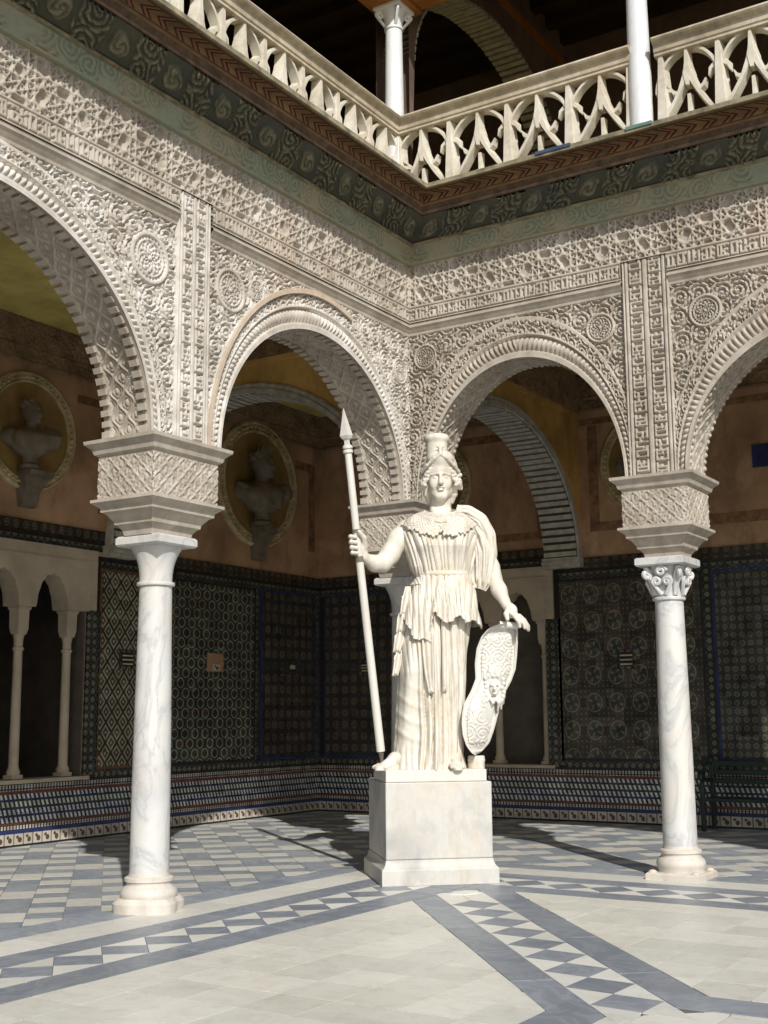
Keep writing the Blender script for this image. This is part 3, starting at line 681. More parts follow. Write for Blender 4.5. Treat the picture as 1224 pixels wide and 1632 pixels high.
# ------------------------------------------------------------------ gallery back walls
XL, YR = -5.27, 5.60
def bw(side, u0, u1, z0, z1, d0, d1):
    """box on a back wall: u along the wall, d = distance out of the wall face towards the courtyard"""
    return (XL+d0, XL+d1, u0, u1, z0, z1) if side == 'L' else (u0, u1, YR-d1, YR-d0, z0, z1)
WIN = {'L': [(-2.08, .28)], 'R': [(-3.15, -.80)]}       # window surround spans
URANGE = {'L': (-13.0, 5.6), 'R': (-5.27, 9.5)}
PANELS = {'L': [('lozenge', .40, 1.55), ('rings', 1.72, 3.78), ('stars', 3.98, 5.45), ('wheels', -4.6, -2.25)],
          'R': [('stars', -5.1, -3.35), ('wheels', -.70, 1.50), ('flowers', 1.72, 4.2)]}
groot = {}
for side in 'LR':
    ax = 'y' if side == 'L' else 'x'; u0, u1 = URANGE[side]
    root = thing('gallery_wall', (XL-.2, 0, 0) if side == 'L' else (2, YR+.2, 0), 'shaded tiled gallery wall with two busts, seen through the left arches' if side == 'L' else 'shaded tiled gallery wall with bench, seen through the right arches', 'wall', 'tiled gallery walls'); groot[side] = root
    def B(name, m, U0, U1, z0, z1, d0, d1, par=None, bevel=0):
        mb = MB(); mb.box(*bw(side, U0, U1, z0, z1, d0, d1)); return mb.build(name, MT[m], par or root, bevel=bevel)
    w0, w1 = WIN[side][0]; i0, i1 = w0+.14, w1-.14
    cells = (-1.76, -.93, -.10) if side == 'L' else (-2.68, -1.85, -1.02)
    # plaster wall pieces round the window opening
    B('wall_core', 'terra', u0, i0, 0, 7.4, -.4, 0); B('wall_core', 'terra', i1, u1 if side == 'L' else u1, 0, 7.4, -.4, 0)
    B('wall_core', 'terra', i0, i1, 0, .78, -.4, 0); B('wall_core', 'terra', i0, i1, 3.60, 7.4, -.4, 0)
    # dark room behind the window
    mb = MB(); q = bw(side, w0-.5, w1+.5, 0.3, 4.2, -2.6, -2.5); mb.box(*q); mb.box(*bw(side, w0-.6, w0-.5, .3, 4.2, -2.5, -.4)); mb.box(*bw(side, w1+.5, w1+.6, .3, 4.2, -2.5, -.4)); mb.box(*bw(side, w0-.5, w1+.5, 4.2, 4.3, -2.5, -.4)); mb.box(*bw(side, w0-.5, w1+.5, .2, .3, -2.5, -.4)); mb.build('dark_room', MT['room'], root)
    if side == 'L':
        B('curtain', 'curtain', -.60, -.10, .35, 3.9, -1.7, -1.66); B('pale_panel', 'winplaster', -.62, -.12, 1.5, 1.95, -1.65, -1.63)
    # window: plaster surround with two cusped arches, colonnettes, sill
    win = B('window', 'winplaster', w0, w1, 3.60, 3.86, .0, .055)
    us = np.array(sorted(set(list(np.round(np.linspace(i0, i1, 90), 4))+[round(c_+.265*math.cos(t), 4) for c_ in ((cells[0]+cells[1])/2, (cells[1]+cells[2])/2) for t in np.linspace(0, PI, 60)])))
    def wz(u):
        best = 3.02
        for c in ((cells[0]+cells[1])/2, (cells[1]+cells[2])/2):
            x = (u-c)/.268
            if abs(x) < 1:
                th = math.acos(x); z = 3.02+.47*math.sin(th); best = z - .022*abs(math.sin(th*8))
        return best
    V = []; F = []
    for u in us:
        z = wz(u)
        for d in (.055, -.25):
            for zz in (z, 3.60): V.append(((XL+d, u, zz) if side == 'L' else (u, YR-d, zz)))
    for k in range(len(us)-1):
        o = 4*k; F += [(o, o+4, o+5, o+1), (o+2, o+3, o+7, o+6), (o, o+2, o+6, o+4)]
    mb = MB(); mb.add(V, F); mb.build('arch_screen', MT['winplaster'], win)
    B('surround', 'winplaster', w0, i0-.001, 3.04, 3.60, 0, .055, win); B('surround', 'winplaster', i1+.001, w1, 3.04, 3.60, 0, .055, win)
    # raised fillet round the arches
    B('fillet', 'winplaster', w0+.08, w1-.08, 3.66, 3.70, .055, .07, win); B('fillet', 'winplaster', w1-.12, w1-.08, 3.06, 3.66, .055, .07, win)
    if side == 'R':
        B('blind_back', 'room', i0, i1, .8, 3.6, -.395, -.36, win)
    B('dark_jamb_lining', 'room', i1-.03, i1-.002, .83, 3.59, -.39, -.01, win); B('dark_jamb_lining', 'room', i0+.002, i0+.03, .83, 3.59, -.39, -.01, win)  # added dark lining standing in for shade on the window reveals
    for c in cells:
        px, py = (XL-.10, c) if side == 'L' else (c, YR+.10)
        mb = MB(); mb.stack(px, py, [(.085, .085, .83), (.085, .085, .88)]); mb.lathe(px, py, [(.085, .88), (.09, .92), (.07, .96), (.064, 1.0), (.058, 2.45), (.075, 2.46), (.075, 2.49), (.06, 2.5), (.06, 2.58), (.075, 2.66)], 16)
        mb.stack(px, py, [(.068, .068, 2.66), (.085, .085, 2.74), (.088, .088, 2.97), (.105, .105, 2.99), (.105, .105, 3.03)]); mb.build('colonnette', MT['winplaster'], win, True)
    B('sill', 'winplaster', w0+.1, w1-.05, .775, .825, -.3, .07, win, .008)
    B('frame_strip', 'border'+ax, i1, w1+.10, .83, 3.04, .0, .03, win); B('frame_strip', 'border'+ax, w0-.1, i0, .83, 3.04, .0, .03, win)
    # tile skin: dado from floor up
    def skin(z0, z1, m, d=.02, name='tile_band'):
        segs = [(u0, u1)]
        if z1 > .85: segs = [(u0, w0-.1), (w1+.1, u1)]
        for a, b in segs: B(name, m, a, b, z0, z1, 0, d)
    for a_, b_ in ((u0, w0), (w1, u1)): B('tile_backing', 'black', a_, b_, .80, 3.80, 0, .013)
    skin(0, .025, 'black', .016, 'skirting'); skin(.165, .205, 'blue', .026); skin(.205, .27, 'dots'+ax, .022); skin(.27, .30, 'redgl', .024); skin(.30, .645, 'zigzag'+ax, .02); skin(.645, .685, 'redgl', .025); skin(.685, .765, 'dots'+ax, .022); skin(.765, .80, 'black', .03)
    # row of square brown and white tiles, one object each
    q = bw(side, 0, .150, .027, .163, 0, .02); mb = MB(); L0 = (q[0], q[2], q[4]); mb.box(0, q[1]-q[0], 0, q[3]-q[2], 0, q[5]-q[4]); tme = bpy.data.meshes.new('dado_tile'); tme.from_pydata(mb.v, [], mb.f); tme.materials.append(MT['dado'+ax])
    k = (-2.2 if side == 'L' else -5.25)
    while k < (5.58 if side == 'L' else 4.0):
        qq = bw(side, k, k+.15, .027, .163, 0, .02); obj('dado_tile', tme, None, root, (qq[0], qq[2], qq[4])); k += .153
    # upper border and crest
    seg = [(u0, w0-.28, 3.78, 3.95), (w0-.28, w1+.28, 4.0, 4.15), (w1+.28, u1, 3.78, 3.95)]
    for a, b, z0, z1 in seg:
        B('crest_tiles', 'crest'+ax, a, b, z0, z1, 0, .03); B('black_line', 'black', a, b, z0-.05, z0, 0, .045)
    B('border_tiles', 'border'+ax, w0-.12, w1+.12, 3.86, 3.95, 0, .022)
    for a, b in ((u0, w0-.1), (w1+.1, u1)):
        B('border_tiles', 'border'+ax, a, b, 3.63, 3.73, 0, .022); B('border_tiles', 'border'+ax, a, b, .80, .90, 0, .022)
    for kd, a, b in PANELS[side]:
        pn = B('tile_panel', kd+ax, a, b, .93, 3.60, 0, .024)
        B('panel_border', 'ochre' if kd == 'lozenge' else ('blue' if kd in ('flowers', 'stars') else 'black'), a-.035, a-.001, .90, 3.63, 0, .03, pn); B('panel_border', 'ochre' if kd == 'lozenge' else ('blue' if kd in ('flowers', 'stars') else 'black'), b+.001, b+.035, .90, 3.63, 0, .03, pn)
        B('panel_border', 'ochre' if kd == 'lozenge' else ('blue' if kd in ('flowers', 'stars') else 'black'), a, b, .90, .929, 0, .03, pn); B('panel_border', 'ochre' if kd == 'lozenge' else ('blue' if kd in ('flowers', 'stars') else 'black'), a, b, 3.601, 3.63, 0, .03, pn)
        B('border_tiles', 'border'+ax, b+.036, b+.14, .90, 3.63, 0, .02)
    # air grilles
    vents = [(.76, 1.06, 2.26, 2.53), (4.66, 4.90, 2.30, 2.48)] if side == 'L' else [(.21, .50, 2.24, 2.53), (-4.4, -4.12, 2.26, 2.5)]
    for a, b, z0, z1 in vents:
        gr = B('air_grille', 'border'+ax, a, b, z0, z1, .02, .04); B('grille_back', 'black', a+.045, b-.045, z0+.04, z1-.04, .04, .045, gr)
        for k in range(3): zz = z0+.06+k*(z1-z0-.12)/2.6; B('grille_bar', 'winplaster' if k % 2 else 'gilt', a+.05, b-.05, zz, zz+.022, .045, .055, gr)
    if side == 'L':
        pq = B('tile_plaque', 'terra', 2.63, 2.99, 2.27, 2.55, .024, .045); B('plaque_figure', 'dadoy', 2.72, 2.92, 2.29, 2.38, .045, .052, pq)
    # painted bands on the plaster and carved frieze under the ceiling
    if side == 'R':
        for a, b, z0, z1 in ((-.30, 4.2, 6.02, 6.12), (1.55, 4.2, 4.28, 4.44), (-.16, .0, 4.34, 6.0), (-.0, .45, 4.34, 4.48), (-3.9, -.9, 5.95, 6.08), (-3.9, -3.75, 4.3, 5.95), (-1.05, -.92, 4.3, 5.95), (-3.75, -1.05, 4.3, 4.42)): B('painted_band', 'terra_dark', a, b, z0, z1, 0, .006)
        B('hung_banner', 'blue', 2.37, 2.75, 5.05, 5.38, .0, .03)
    else:
        for a, b, z0, z1 in ((5.28, 5.46, 4.4, 5.95), (1.6, 1.75, 4.4, 5.95), (1.75, 2.7, 5.85, 6.0), (4.9, 5.28, 5.8, 5.95), (.3, .45, 4.4, 6.0), (-.15, .3, 5.9, 6.02)): B('painted_band', 'terra_dark', a, b, z0, z1, 0, .006)
    m0, m1 = (u0, u1)
    mpf = (lambda U, V, H: (XL+.01+H, U, V)) if side == 'L' else (lambda U, V, H: (U, YR-.01-H, V))
    hfield('carved_frieze', MT['lattice_brown'], root, np.arange(-6 if side == 'L' else -5.25, 5.6 if side == 'L' else 6.5, .02), np.arange(6.22, 6.86, .018), lambda U, V: np.where((V < 6.26) | ((V > 6.42) & (V < 6.45)), .05, .02+arabesque(U, V, .14, .03, 6)), mpf, side == 'R')
# ceilings and upper deck
mb = MB(); mb.box(XL-.4, -.5, -13.4, YR+.4, 6.84, 7.36); c1 = mb.build('gallery_ceiling', MT['mustard']); tag(c1, 'mustard plaster ceiling of the left gallery', kind='structure')
mb = MB(); mb.box(-.5, 9.9, .5, YR+.4, 6.845, 7.36); c2 = mb.build('gallery_ceiling', MT['mustard']); tag(c2, 'mustard plaster ceiling of the right gallery', kind='structure')
mb = MB(); mb.box(XL-.4, .0, -13.4, -13.0, 0, 11); e1 = mb.build('light_block_wall', MT['terra']); tag(e1, 'added unseen wall closing the left gallery against sky light', 'wall')  # unseen, added to stop sky light leaking in at the open left end
mb = MB(); mb.box(9.5, 9.9, .0, YR+.4, 0, 11); e2 = mb.build('light_block_wall', MT['terra']); tag(e2, 'added unseen wall closing the right gallery against sky light', 'wall')  # likewise added out of view to keep sky light out

# ------------------------------------------------------------------ transverse arches in the galleries
def cross_arch(which, label, z_s=3.95, z_top=6.84, up=0.0, mat='orange'):
    """wall across the gallery with a brick-ribbed arch. which 'R': plane x=-.3, spans y; 'L': plane y=.12, spans x"""
    if which == 'R': c0, c1, f0, th_ = .56, YR, -.31, .56; P = lambda s, z, d: (f0-d, s, z); inward = 1
    else: c0, c1, f0, th_ = XL, -.55, .42, .45; P = lambda s, z, d: (s, f0+d, z); inward = 1
    c = (c0+c1)/2; a = (c1-c0)/2-.16; h = (5.80 if not up else 5.6)-z_s; zz = up
    root = thing('gallery_arch', P(c, zz, th_/2), label, 'arch', 'brick arches across the galleries')
    us = np.array(sorted(set(list(np.round(np.linspace(c0, c1, 30), 4))+[round(c+a*math.cos(t), 4) for t in np.linspace(0, PI, 61)])))
    zb = lambda u: z_s+h*math.sqrt(max(0, 1-((u-c)/a)**2)) if abs(u-c) < a else z_s
    V = []; F = []
    for u in us:
        for d in (0, th_):
            for z in (zb(u), z_top): V.append(P(u, z+zz, d))
    for k in range(len(us)-1):
        o = 4*k; F += [(o, o+4, o+5, o+1), (o+2, o+3, o+7, o+6), (o, o+2, o+6, o+4)]
    mb = MB(); mb.add(V, F); mb.build('arch_wall', MT[mat], root)
    # soffit bricks, one object each, standing proud of dark joints
    ts = np.linspace(0, PI, 400); L = np.concatenate([[0], np.cumsum(np.hypot(np.diff(a*np.cos(ts)), np.diff(h*np.sin(ts))))]); nb = int(L[-1]/.115)
    mb = MB(); mb.box(-.040, .040, -(th_-.02)/2, (th_-.02)/2, -.035, .01); bme = bpy.data.meshes.new('brick'); bme.from_pydata(mb.v, [], mb.f); bme.materials.append(MT['brick'])
    tv = [P(c+(a-.004)*math.cos(t), zz+z_s+(h-.004)*math.sin(t), d) for t in np.linspace(0, PI, 80) for d in (.005, th_-.005)]
    mb = MB(); mb.add(tv, grid_faces(80, 2)); mb.build('joint_bed', MT['joint'], root, True)
    for k in range(nb):
        t = np.interp(L[-1]*(k+.5)/nb, L, ts); ang = math.atan2(math.sin(t)/h, math.cos(t)/a); p = P(c+(a-.01)*math.cos(t), zz+z_s+(h-.01)*math.sin(t), th_/2); sn, cs = math.sin(ang), math.cos(ang)
        o = obj('brick', bme, None, root, p)
        o.rotation_euler = (Matrix(((sn, 0, cs), (0, 1, 0), (-cs, 0, sn))) if which == 'L' else Matrix(((0, -1, 0), (sn, 0, cs), (-cs, 0, sn)))).to_euler()
        o.scale = (random.uniform(.85, 1.06), 1, random.uniform(.8, 1.15))
    # scalloped border on the face
    n = 300; V = []
    for t in np.linspace(0, PI, n):
        k = .012*abs(math.sin(t*26))
        for s_, d in ((-.02-k, .0), (-.02-k, -.03), (.035, -.035), (.045-k, -.02), (.085, -.03), (.10+k, -.025), (.10+k, .0)): V.append(P(c+(a+s_)*math.cos(t), zz+z_s+(h+s_)*math.sin(t), d))
    mb = MB(); mb.add(V, grid_faces(n, 7, which == 'L')); mb.build('scalloped_border', MT['brick' if not up else 'upwall'], root)
    if not up:
        mb = MB(); q = [P(c1-.0 if which == 'R' else c0, 0, 0)]
        e0, e1 = (c1-.17, c1) if which == 'R' else (c0, c0+.17)
        for (z0, z1, ex) in ((3.86, 3.90, .05), (3.90, 3.955, .03), (3.80, 3.86, .0)):
            A, Bq = P(e0-ex if which == 'R' else e0, z0, -.03), P(e1 if which == 'R' else e1+ex, z1, th_+.03)
            mb.box(min(A[0], Bq[0]), max(A[0], Bq[0]), min(A[1], Bq[1]), max(A[1], Bq[1]), z0, z1)
        mb.build('impost', MT['brick'], root)
        # moulding and carved frieze on the face
        A, Bq = P(c0, 6.13, -.035), P(c1, 6.2, .0)
        mb = MB(); mb.box(min(A[0], Bq[0]), max(A[0], Bq[0]), min(A[1], Bq[1]), max(A[1], Bq[1]), 6.13, 6.20); mb.build('moulding', MT['orange'], root)
        mpf = lambda U, V, H: P(U, V, -H-.005)
        hfield('carved_frieze', MT['lattice_brown'], root, np.arange(c0, c1, .02), np.arange(6.2, 6.84, .02), lambda U, V: .01+arabesque(U, V, .14, .03, 8), mpf, which != 'L')
    return root
cross_arch('R', 'brick ribbed arch with mustard face spanning the right gallery'); cross_arch('L', 'brick ribbed arch with mustard face spanning the left gallery')

# ------------------------------------------------------------------ roundels (part of the wall) and bench
def roundel(side, u, z, r, corbel=True):
    P = (lambda a, b, d: (XL+d, u+a, z+b)) if side == 'L' else (lambda a, b, d: (u+a, YR-d, z+b)); root = groot[side]; fl_ = side == 'L'
    n = 96; V = []
    for k in range(n):
        t = 2*PI*k/n
        for s_, d in ((1.0, .0), (1.0, .05), (.965, .075), (.945, .05), (.93, .05), (.86, .045), (.845, .07), (.82, .06), (.80, -.02)): V.append(P(r*s_*math.cos(t), r*s_*math.sin(t), d))
    mb = MB(); mb.add(V, grid_faces(n, 9, fl_, True)); fr = mb.build('roundel_frame', MT['gilt'], root, True)
    nb = 52; mb = MB(); mb.lathe(0, 0, [(.001, -.02), (.03, -.012), (.036, 0), (.03, .014), (.001, .026)], 8); bme = bpy.data.meshes.new('frame_leaf'); bme.from_pydata(mb.v, [], mb.f); bme.materials.append(MT['gilt'])
    for k in range(nb):
        t = 2*PI*k/nb; obj('frame_leaf', bme, None, fr, P(r*.895*math.cos(t), r*.895*math.sin(t), .055))
    # hollow dish painted behind the bust: a shallow bowl standing proud of the plaster
    V = [P(0, 0, .008)]; F = []
    for j, s_ in enumerate((.3, .6, .81)):
        for k in range(n): t = 2*PI*k/n; V.append(P(r*s_*math.cos(t), r*s_*math.sin(t), .008+.03*(s_/.81)**4))
    F = [(0, 1+k, 1+(k+1) % n) for k in range(n)]
    for j in range(2): F += [(1+j*n+k, 1+(j+1)*n+k, 1+(j+1)*n+(k+1) % n, 1+j*n+(k+1) % n) for k in range(n)]
    if not fl_: F = F
    mb = MB(); mb.add(V, F if fl_ else [f[::-1] for f in F]); mb.build('niche', MT['niche'], fr, True)
    if corbel:
        mb = MB(); pr = [(.0, -r-.22), (.10, -r-.20), (.14, -r-.02), (.22, -r*.80), (.30, -r*.78), (.32, -r*.70), (.0, -r*.70)]
        V = []
        for a in (-.20, .20):
            for d, b in pr: V.append(P(a*(1 if b > -r*.9 else .62), b, d))
        k_ = len(pr); F = [tuple(range(k_)), tuple(range(2*k_-1, k_-1, -1))]+[(k, k_+k, k_+(k+1) % k_, (k+1) % k_) for k in range(k_)]
        mb.add(V, F); mb.build('corbel', MT['bust'], fr)
roundel('L', -1.0, 5.32, .80); roundel('L', 3.83, 5.36, 1.05); roundel('R', .85, 5.32, .80); roundel('R', -3.05, 5.32, .85)
bn = thing('bench', (2.6, 5.2, 0), 'dark green iron bench against the tiled wall beside the right column', 'bench')
mb = MB(); mb.box(1.62, 3.6, 4.95, 5.38, .40, .45); mb.build('seat', MT['iron'], bn, bevel=.01)
for y in (5.40,):
    for z in (.62, .74, .86): mb = MB(); mb.box(1.62, 3.6, y, y+.03, z, z+.07); mb.build('back_slat', MT['iron'], bn, bevel=.006)
for x in (1.60, 3.58):
    mb = MB(); mb.box(x-.03, x+.03, 4.95, 5.01, 0, .66); mb.build('leg', MT['iron'], bn, bevel=.01)
    mb = MB(); mb.box(x-.03, x+.03, 5.40, 5.46, 0, .95); mb.build('leg', MT['iron'], bn, bevel=.01)
    mb = MB(); mb.tube(spiral((x, 5.0, .72), (0, -1, 0), (0, 0, 1), .09, 1.4)[::-1]+[(x, 5.2, .68), (x, 5.42, .66)], .03, 8); mb.build('arm_rest', MT['iron'], bn, True)
    mb = MB(); mb.tube(spiral((x, 5.42, .93), (0, 1, 0), (0, 0, 1), .07, 1.3), .026, 8); mb.build('back_scroll', MT['iron'], bn, True)

# ------------------------------------------------------------------ upper storey
BO = -.33; ZB, ZT = 7.44, 8.84
def balustrade(side, label):
    """pierced gothic tracery between a plinth and a moulded handrail; u along the wall from the corner"""
    P = (lambda u, z, d: (BO+d, BO*-1*0-u, z)) if side == 'L' else (lambda u, z, d: (u, -BO-d, z)); fl_ = side == 'L'
    root = thing('balustrade', P(2, ZB, 0), label, 'balustrade', 'pierced stone balustrades'); Lb = 9.0 if side == 'L' else 7.5; m = MT['bal']
    def bar(mb, pts, wds, d0=-.055, d1=.055):
        V = []; n = len(pts)
        for k, (u, z) in enumerate(pts):
            a = pts[max(0, k-1)]; b = pts[min(n-1, k+1)]; t = np.array((b[0]-a[0], b[1]-a[1])); t = t/np.hypot(*t); nn = np.array((-t[1], t[0]))*wds[k]/2
            V += [P(u+nn[0], z+nn[1], d0), P(u+nn[0]*.55, z+nn[1]*.55, d1), P(u-nn[0]*.55, z-nn[1]*.55, d1), P(u-nn[0], z-nn[1], d0)]
        F = [(4*k+j, 4*k+(j+1) % 4, 4*k+4+(j+1) % 4, 4*k+4+j) for k in range(n-1) for j in range(4)]+[(3, 2, 1, 0), (4*n-4, 4*n-3, 4*n-2, 4*n-1)]
        mb.add(V, F)
    def panel(mb, u0, u1):
        w_ = u1-u0; c = (u0+u1)/2; zt = ZT-.19; zs = ZB
        bar(mb, [(c, zt+.01), (c, zt-.16), (c, zt-.28), (c, zt-.42)], [.05, .08, .15, .05], -.055, .066)
        arcp = lambda t, sg: (c+sg*w_*.5*math.sin(t), zt+.02-.46*(1-math.cos(t))); legp = lambda x, sg: (c+sg*(.02+w_*.47*x**1.5), zt-.24-.60*x)
        for sg in (-1, 1):
            e_ = .0015*sg; bar(mb, [arcp(t, sg) for t in np.linspace(.02, PI/2*.98, 14)], [.055]*14, -.051+e_, .049+e_)
            bar(mb, [legp(x, sg) for x in np.linspace(0, 1, 12)], [.085]*4+[.068]*8, -.057+e_, .058+e_)
            p0 = legp(.40, sg); bar(mb, [p0, (p0[0]+sg*w_*.09, p0[1]+.03), (p0[0]+sg*w_*.135, p0[1]+.10)], [.10, .065, .012], -.044+e_, .038+e_)
            p1 = arcp(1.12, sg); bar(mb, [p1, (p1[0]-sg*w_*.09, p1[1]-.05), (p1[0]-sg*w_*.12, p1[1]-.13)], [.10, .065, .012], -.041+e_, .034+e_)
            bar(mb, [(c+sg*w_*.50*math.cos(t), zs+.08+.40*math.sin(t)) for t in np.linspace(.15, PI/2, 9)], [.06]*9, -.047+e_, .044+e_)
        bar(mb, [(c, zt-.50), (c, zs+.1)], [.06, .06], -.05, .02)
    def trunk(u, w_=.155, nm='trunk'):
        mb = MB(); bar(mb, [(u, ZB), (u, ZB+.5), (u, ZT-.45), (u, ZT-.17)], [w_*1.4, w_*1.25, w_*.8, w_*.5], -.065, .065); return mb.build(nm, m, root, True, ang=30)
    brk = [3.86, 8.5] if side == 'L' else [2.90, 6.6]
    start = -BO if side == 'L' else BO
    spans = []; s0 = -.30 if side == 'L' else -.30
    s0 = -.33
    for b in brk: spans.append((s0+.0, b-.13)); s0 = b+.13
    for a, b in spans:
        n = max(1, round((b-a)/.70)); w_ = (b-a)/n
        for k in range(n):
            mb = MB(); panel(mb, a+k*w_, a+(k+1)*w_); mb.build('tracery_panel', m, root, True, ang=30)
            if k: trunk(a+k*w_)
        trunk(a+.06, .16); trunk(b-.05, .13)
        # moulded handrail
        pr = [(.06, ZT-.20), (.085, ZT-.19), (.085, ZT-.165), (.10, ZT-.15), (.11, ZT-.08), (.165, ZT-.05), (.18, ZT-.03), (.16, ZT), (.0, ZT+.02), (-.16, ZT), (-.18, ZT-.03), (-.11, ZT-.08), (-.06, ZT-.20)]
        V = []; k_ = len(pr)
        for e in (0, 1):
            for d, z in pr:
                u = (a-d if a < 0 and side == 'L' else (a+d if a < 0 else a)) if e == 0 else b
                if a < 0 and e == 0: u = BO + (d)  # mitre at the corner
                V.append(P(u if not (a < 0 and e == 0) else (BO+d), z, d))
        F = [(k, (k+1) % k_, k_+(k+1) % k_, k_+k) for k in range(k_)]+[tuple(range(k_)), tuple(range(2*k_-1, k_-1, -1))]
        mb = MB(); mb.add(V, F); mb.build('handrail', MT['rail'], root)
    mb = MB(); A = P(-.33, ZB-.015, -.09); Bq = P(Lb, ZB+.08, .09); mb.box(min(A[0], Bq[0]), max(A[0], Bq[0]), min(A[1], Bq[1]), max(A[1], Bq[1]), ZB-.015, ZB+.08); mb.build('plinth', m, root)
    return root
balustrade('L', 'pierced gothic stone balustrade above the left arcade'); balustrade('R', 'pierced gothic stone balustrade above the right arcade')
def upper_column(cx, cy, label, m='marble_blue'):
    root = thing('upper_column', (cx, cy, 7.42), label, 'column', 'upper gallery columns')
    mb = MB(); mb.stack(cx, cy, [(.17, .17, 7.428), (.17, .17, 7.5)]); mb.lathe(cx, cy, [(.16, 7.5), (.165, 7.55), (.13, 7.6)], 28); mb.build('base', MT[m], root, True)
    mb = MB(); mb.lathe(cx, cy, [(.125, 7.58), (.127, 8.4), (.105, 10.1), (.12, 10.105), (.122, 10.13), (.105, 10.14)], 36); mb.build('shaft', MT[m], root, True)
    mb = MB(); mb.lathe(cx, cy, [(.105, 10.13), (.115, 10.2), (.14, 10.3), (.17, 10.35)], 28); cp = mb.build('capital', MT[m], root, True)
    for k in range(4):
        a = PI/4+k*PI/2; ax_ = (math.cos(a), math.sin(a), 0); c = (cx+.18*ax_[0], cy+.18*ax_[1], 10.30)
        mb = MB(); mb.tube([(cx+.11*ax_[0], cy+.11*ax_[1], 10.15)]+spiral(c, ax_, (0, 0, 1), .05, 1.5), .02, 7); mb.build('volute', MT[m], cp, True)
    mb = MB(); mb.stack(cx, cy, [(.17, .17, 10.345), (.19, .19, 10.36), (.19, .19, 10.395)]); mb.build('abacus', MT[m], root)
upper_column(-.36, .34, 'short marble column at the corner of the upper gallery under a wooden beam'); upper_column(2.83, .33, 'pale upper gallery column standing over the right marble column'); upper_column(-.33, -3.95, 'pale upper gallery column standing over the left marble column')
upper_column(-.33, -8.6, 'upper gallery column beyond the left edge of the picture'); upper_column(6.6, .33, 'upper gallery column beyond the right edge of the picture')
mb = MB(); mb.box(-.62, -.10, -12, .62, 10.395, 10.62); b1 = mb.build('wooden_beam', MT['wood'], bevel=.01); tag(b1, 'painted wooden beam over the left upper gallery columns', 'beam', 'upper gallery beams')
mb = MB(); mb.box(-.099, 9.5, .08, .60, 10.44, 10.66); b2 = mb.build('wooden_beam', MT['wood'], bevel=.01); tag(b2, 'painted wooden beam over the right upper gallery columns', 'beam', 'upper gallery beams')
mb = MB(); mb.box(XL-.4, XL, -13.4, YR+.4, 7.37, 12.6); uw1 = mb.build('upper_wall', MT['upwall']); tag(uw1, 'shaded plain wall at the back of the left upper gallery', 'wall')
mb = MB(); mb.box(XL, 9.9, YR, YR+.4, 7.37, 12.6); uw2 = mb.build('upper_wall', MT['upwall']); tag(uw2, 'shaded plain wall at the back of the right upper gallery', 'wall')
mb = MB(); mb.box(XL-.4, .45, -13.4, YR+.4, 12.6, 12.9); mb.box(.45, 9.9, -.45, YR+.4, 12.6, 12.9); up_c = mb.build('upper_ceiling', MT['darkwood']); tag(up_c, 'dark wooden ceiling of the upper gallery', kind='structure')
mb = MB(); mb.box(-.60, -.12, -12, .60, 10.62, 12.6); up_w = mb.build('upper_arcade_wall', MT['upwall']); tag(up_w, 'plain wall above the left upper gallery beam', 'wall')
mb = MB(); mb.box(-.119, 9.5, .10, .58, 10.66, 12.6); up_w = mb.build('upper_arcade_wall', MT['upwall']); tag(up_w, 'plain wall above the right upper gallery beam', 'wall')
for k in range(9):
    y = 1.0+k*.55; mb = MB(); mb.box(-5.2, 9.4, y, y+.16, 12.42, 12.6); bb = mb.build('ceiling_beam', MT['darkwood'], up_c)
cross_arch('R', 'dark brick arch inside the upper gallery, above the corner', 9.2, 12.6-6.15+0, 6.15, 'upwall') if False else None
def upper_arch():
    f0, th_ = -.31, .5; c0, c1 = .62, YR; c = (c0+c1)/2; a = 2.35; z_s, h = 9.9, 1.75
    P = lambda s, z, d: (f0-d, s, z); root = thing('upper_gallery_arch', P(c, 7.42, .25), 'dark brick arch inside the upper gallery beside the corner column', 'arch')
    us = np.array(sorted(set(list(np.round(np.linspace(c0, c1, 30), 4))+[round(c+a*math.cos(t), 4) for t in np.linspace(0, PI, 61)]))); V = []; F = []
    zb = lambda u: z_s+h*math.sqrt(max(0, 1-((u-c)/a)**2)) if abs(u-c) < a else 7.43
    for u in us:
        for d in (0, th_):
            for z in (zb(u), 12.6): V.append(P(u, z, d))
    for k in range(len(us)-1): o = 4*k; F += [(o, o+4, o+5, o+1), (o+2, o+3, o+7, o+6), (o, o+2, o+6, o+4)]
    MB().add(V, F).build('arch_wall', MT['upwall'], root)
    ts = np.linspace(0, PI, 300); L = np.concatenate([[0], np.cumsum(np.hypot(np.diff(a*np.cos(ts)), np.diff(h*np.sin(ts))))]); nb = int(L[-1]/.12)
    mb = MB(); mb.box(-.042, .042, -.24, .24, -.04, .01); bme = bpy.data.meshes.new('brick'); bme.from_pydata(mb.v, [], mb.f); bme.materials.append(MT['brick'])
    for k in range(nb):
        t = np.interp(L[-1]*(k+.5)/nb, L, ts); ang = math.atan2(math.sin(t)/h, math.cos(t)/a); sn, cs = math.sin(ang), math.cos(ang)
        o = obj('brick', bme, None, root, P(c+(a-.01)*math.cos(t), z_s+(h-.01)*math.sin(t), th_/2)); o.rotation_euler = Matrix(((0, -1, 0), (sn, 0, cs), (-cs, 0, sn))).to_euler(); o.scale = (random.uniform(.85, 1.06), 1, random.uniform(.8, 1.15))
    mb = MB(); mb.box(f0, f0+.04, c0, c1, 12.0, 12.12); mb.box(f0, f0+.04, c1-.1, c1, 7.43, 12.0); mb.build('painted_border', MT['wood'], root)
upper_arch()
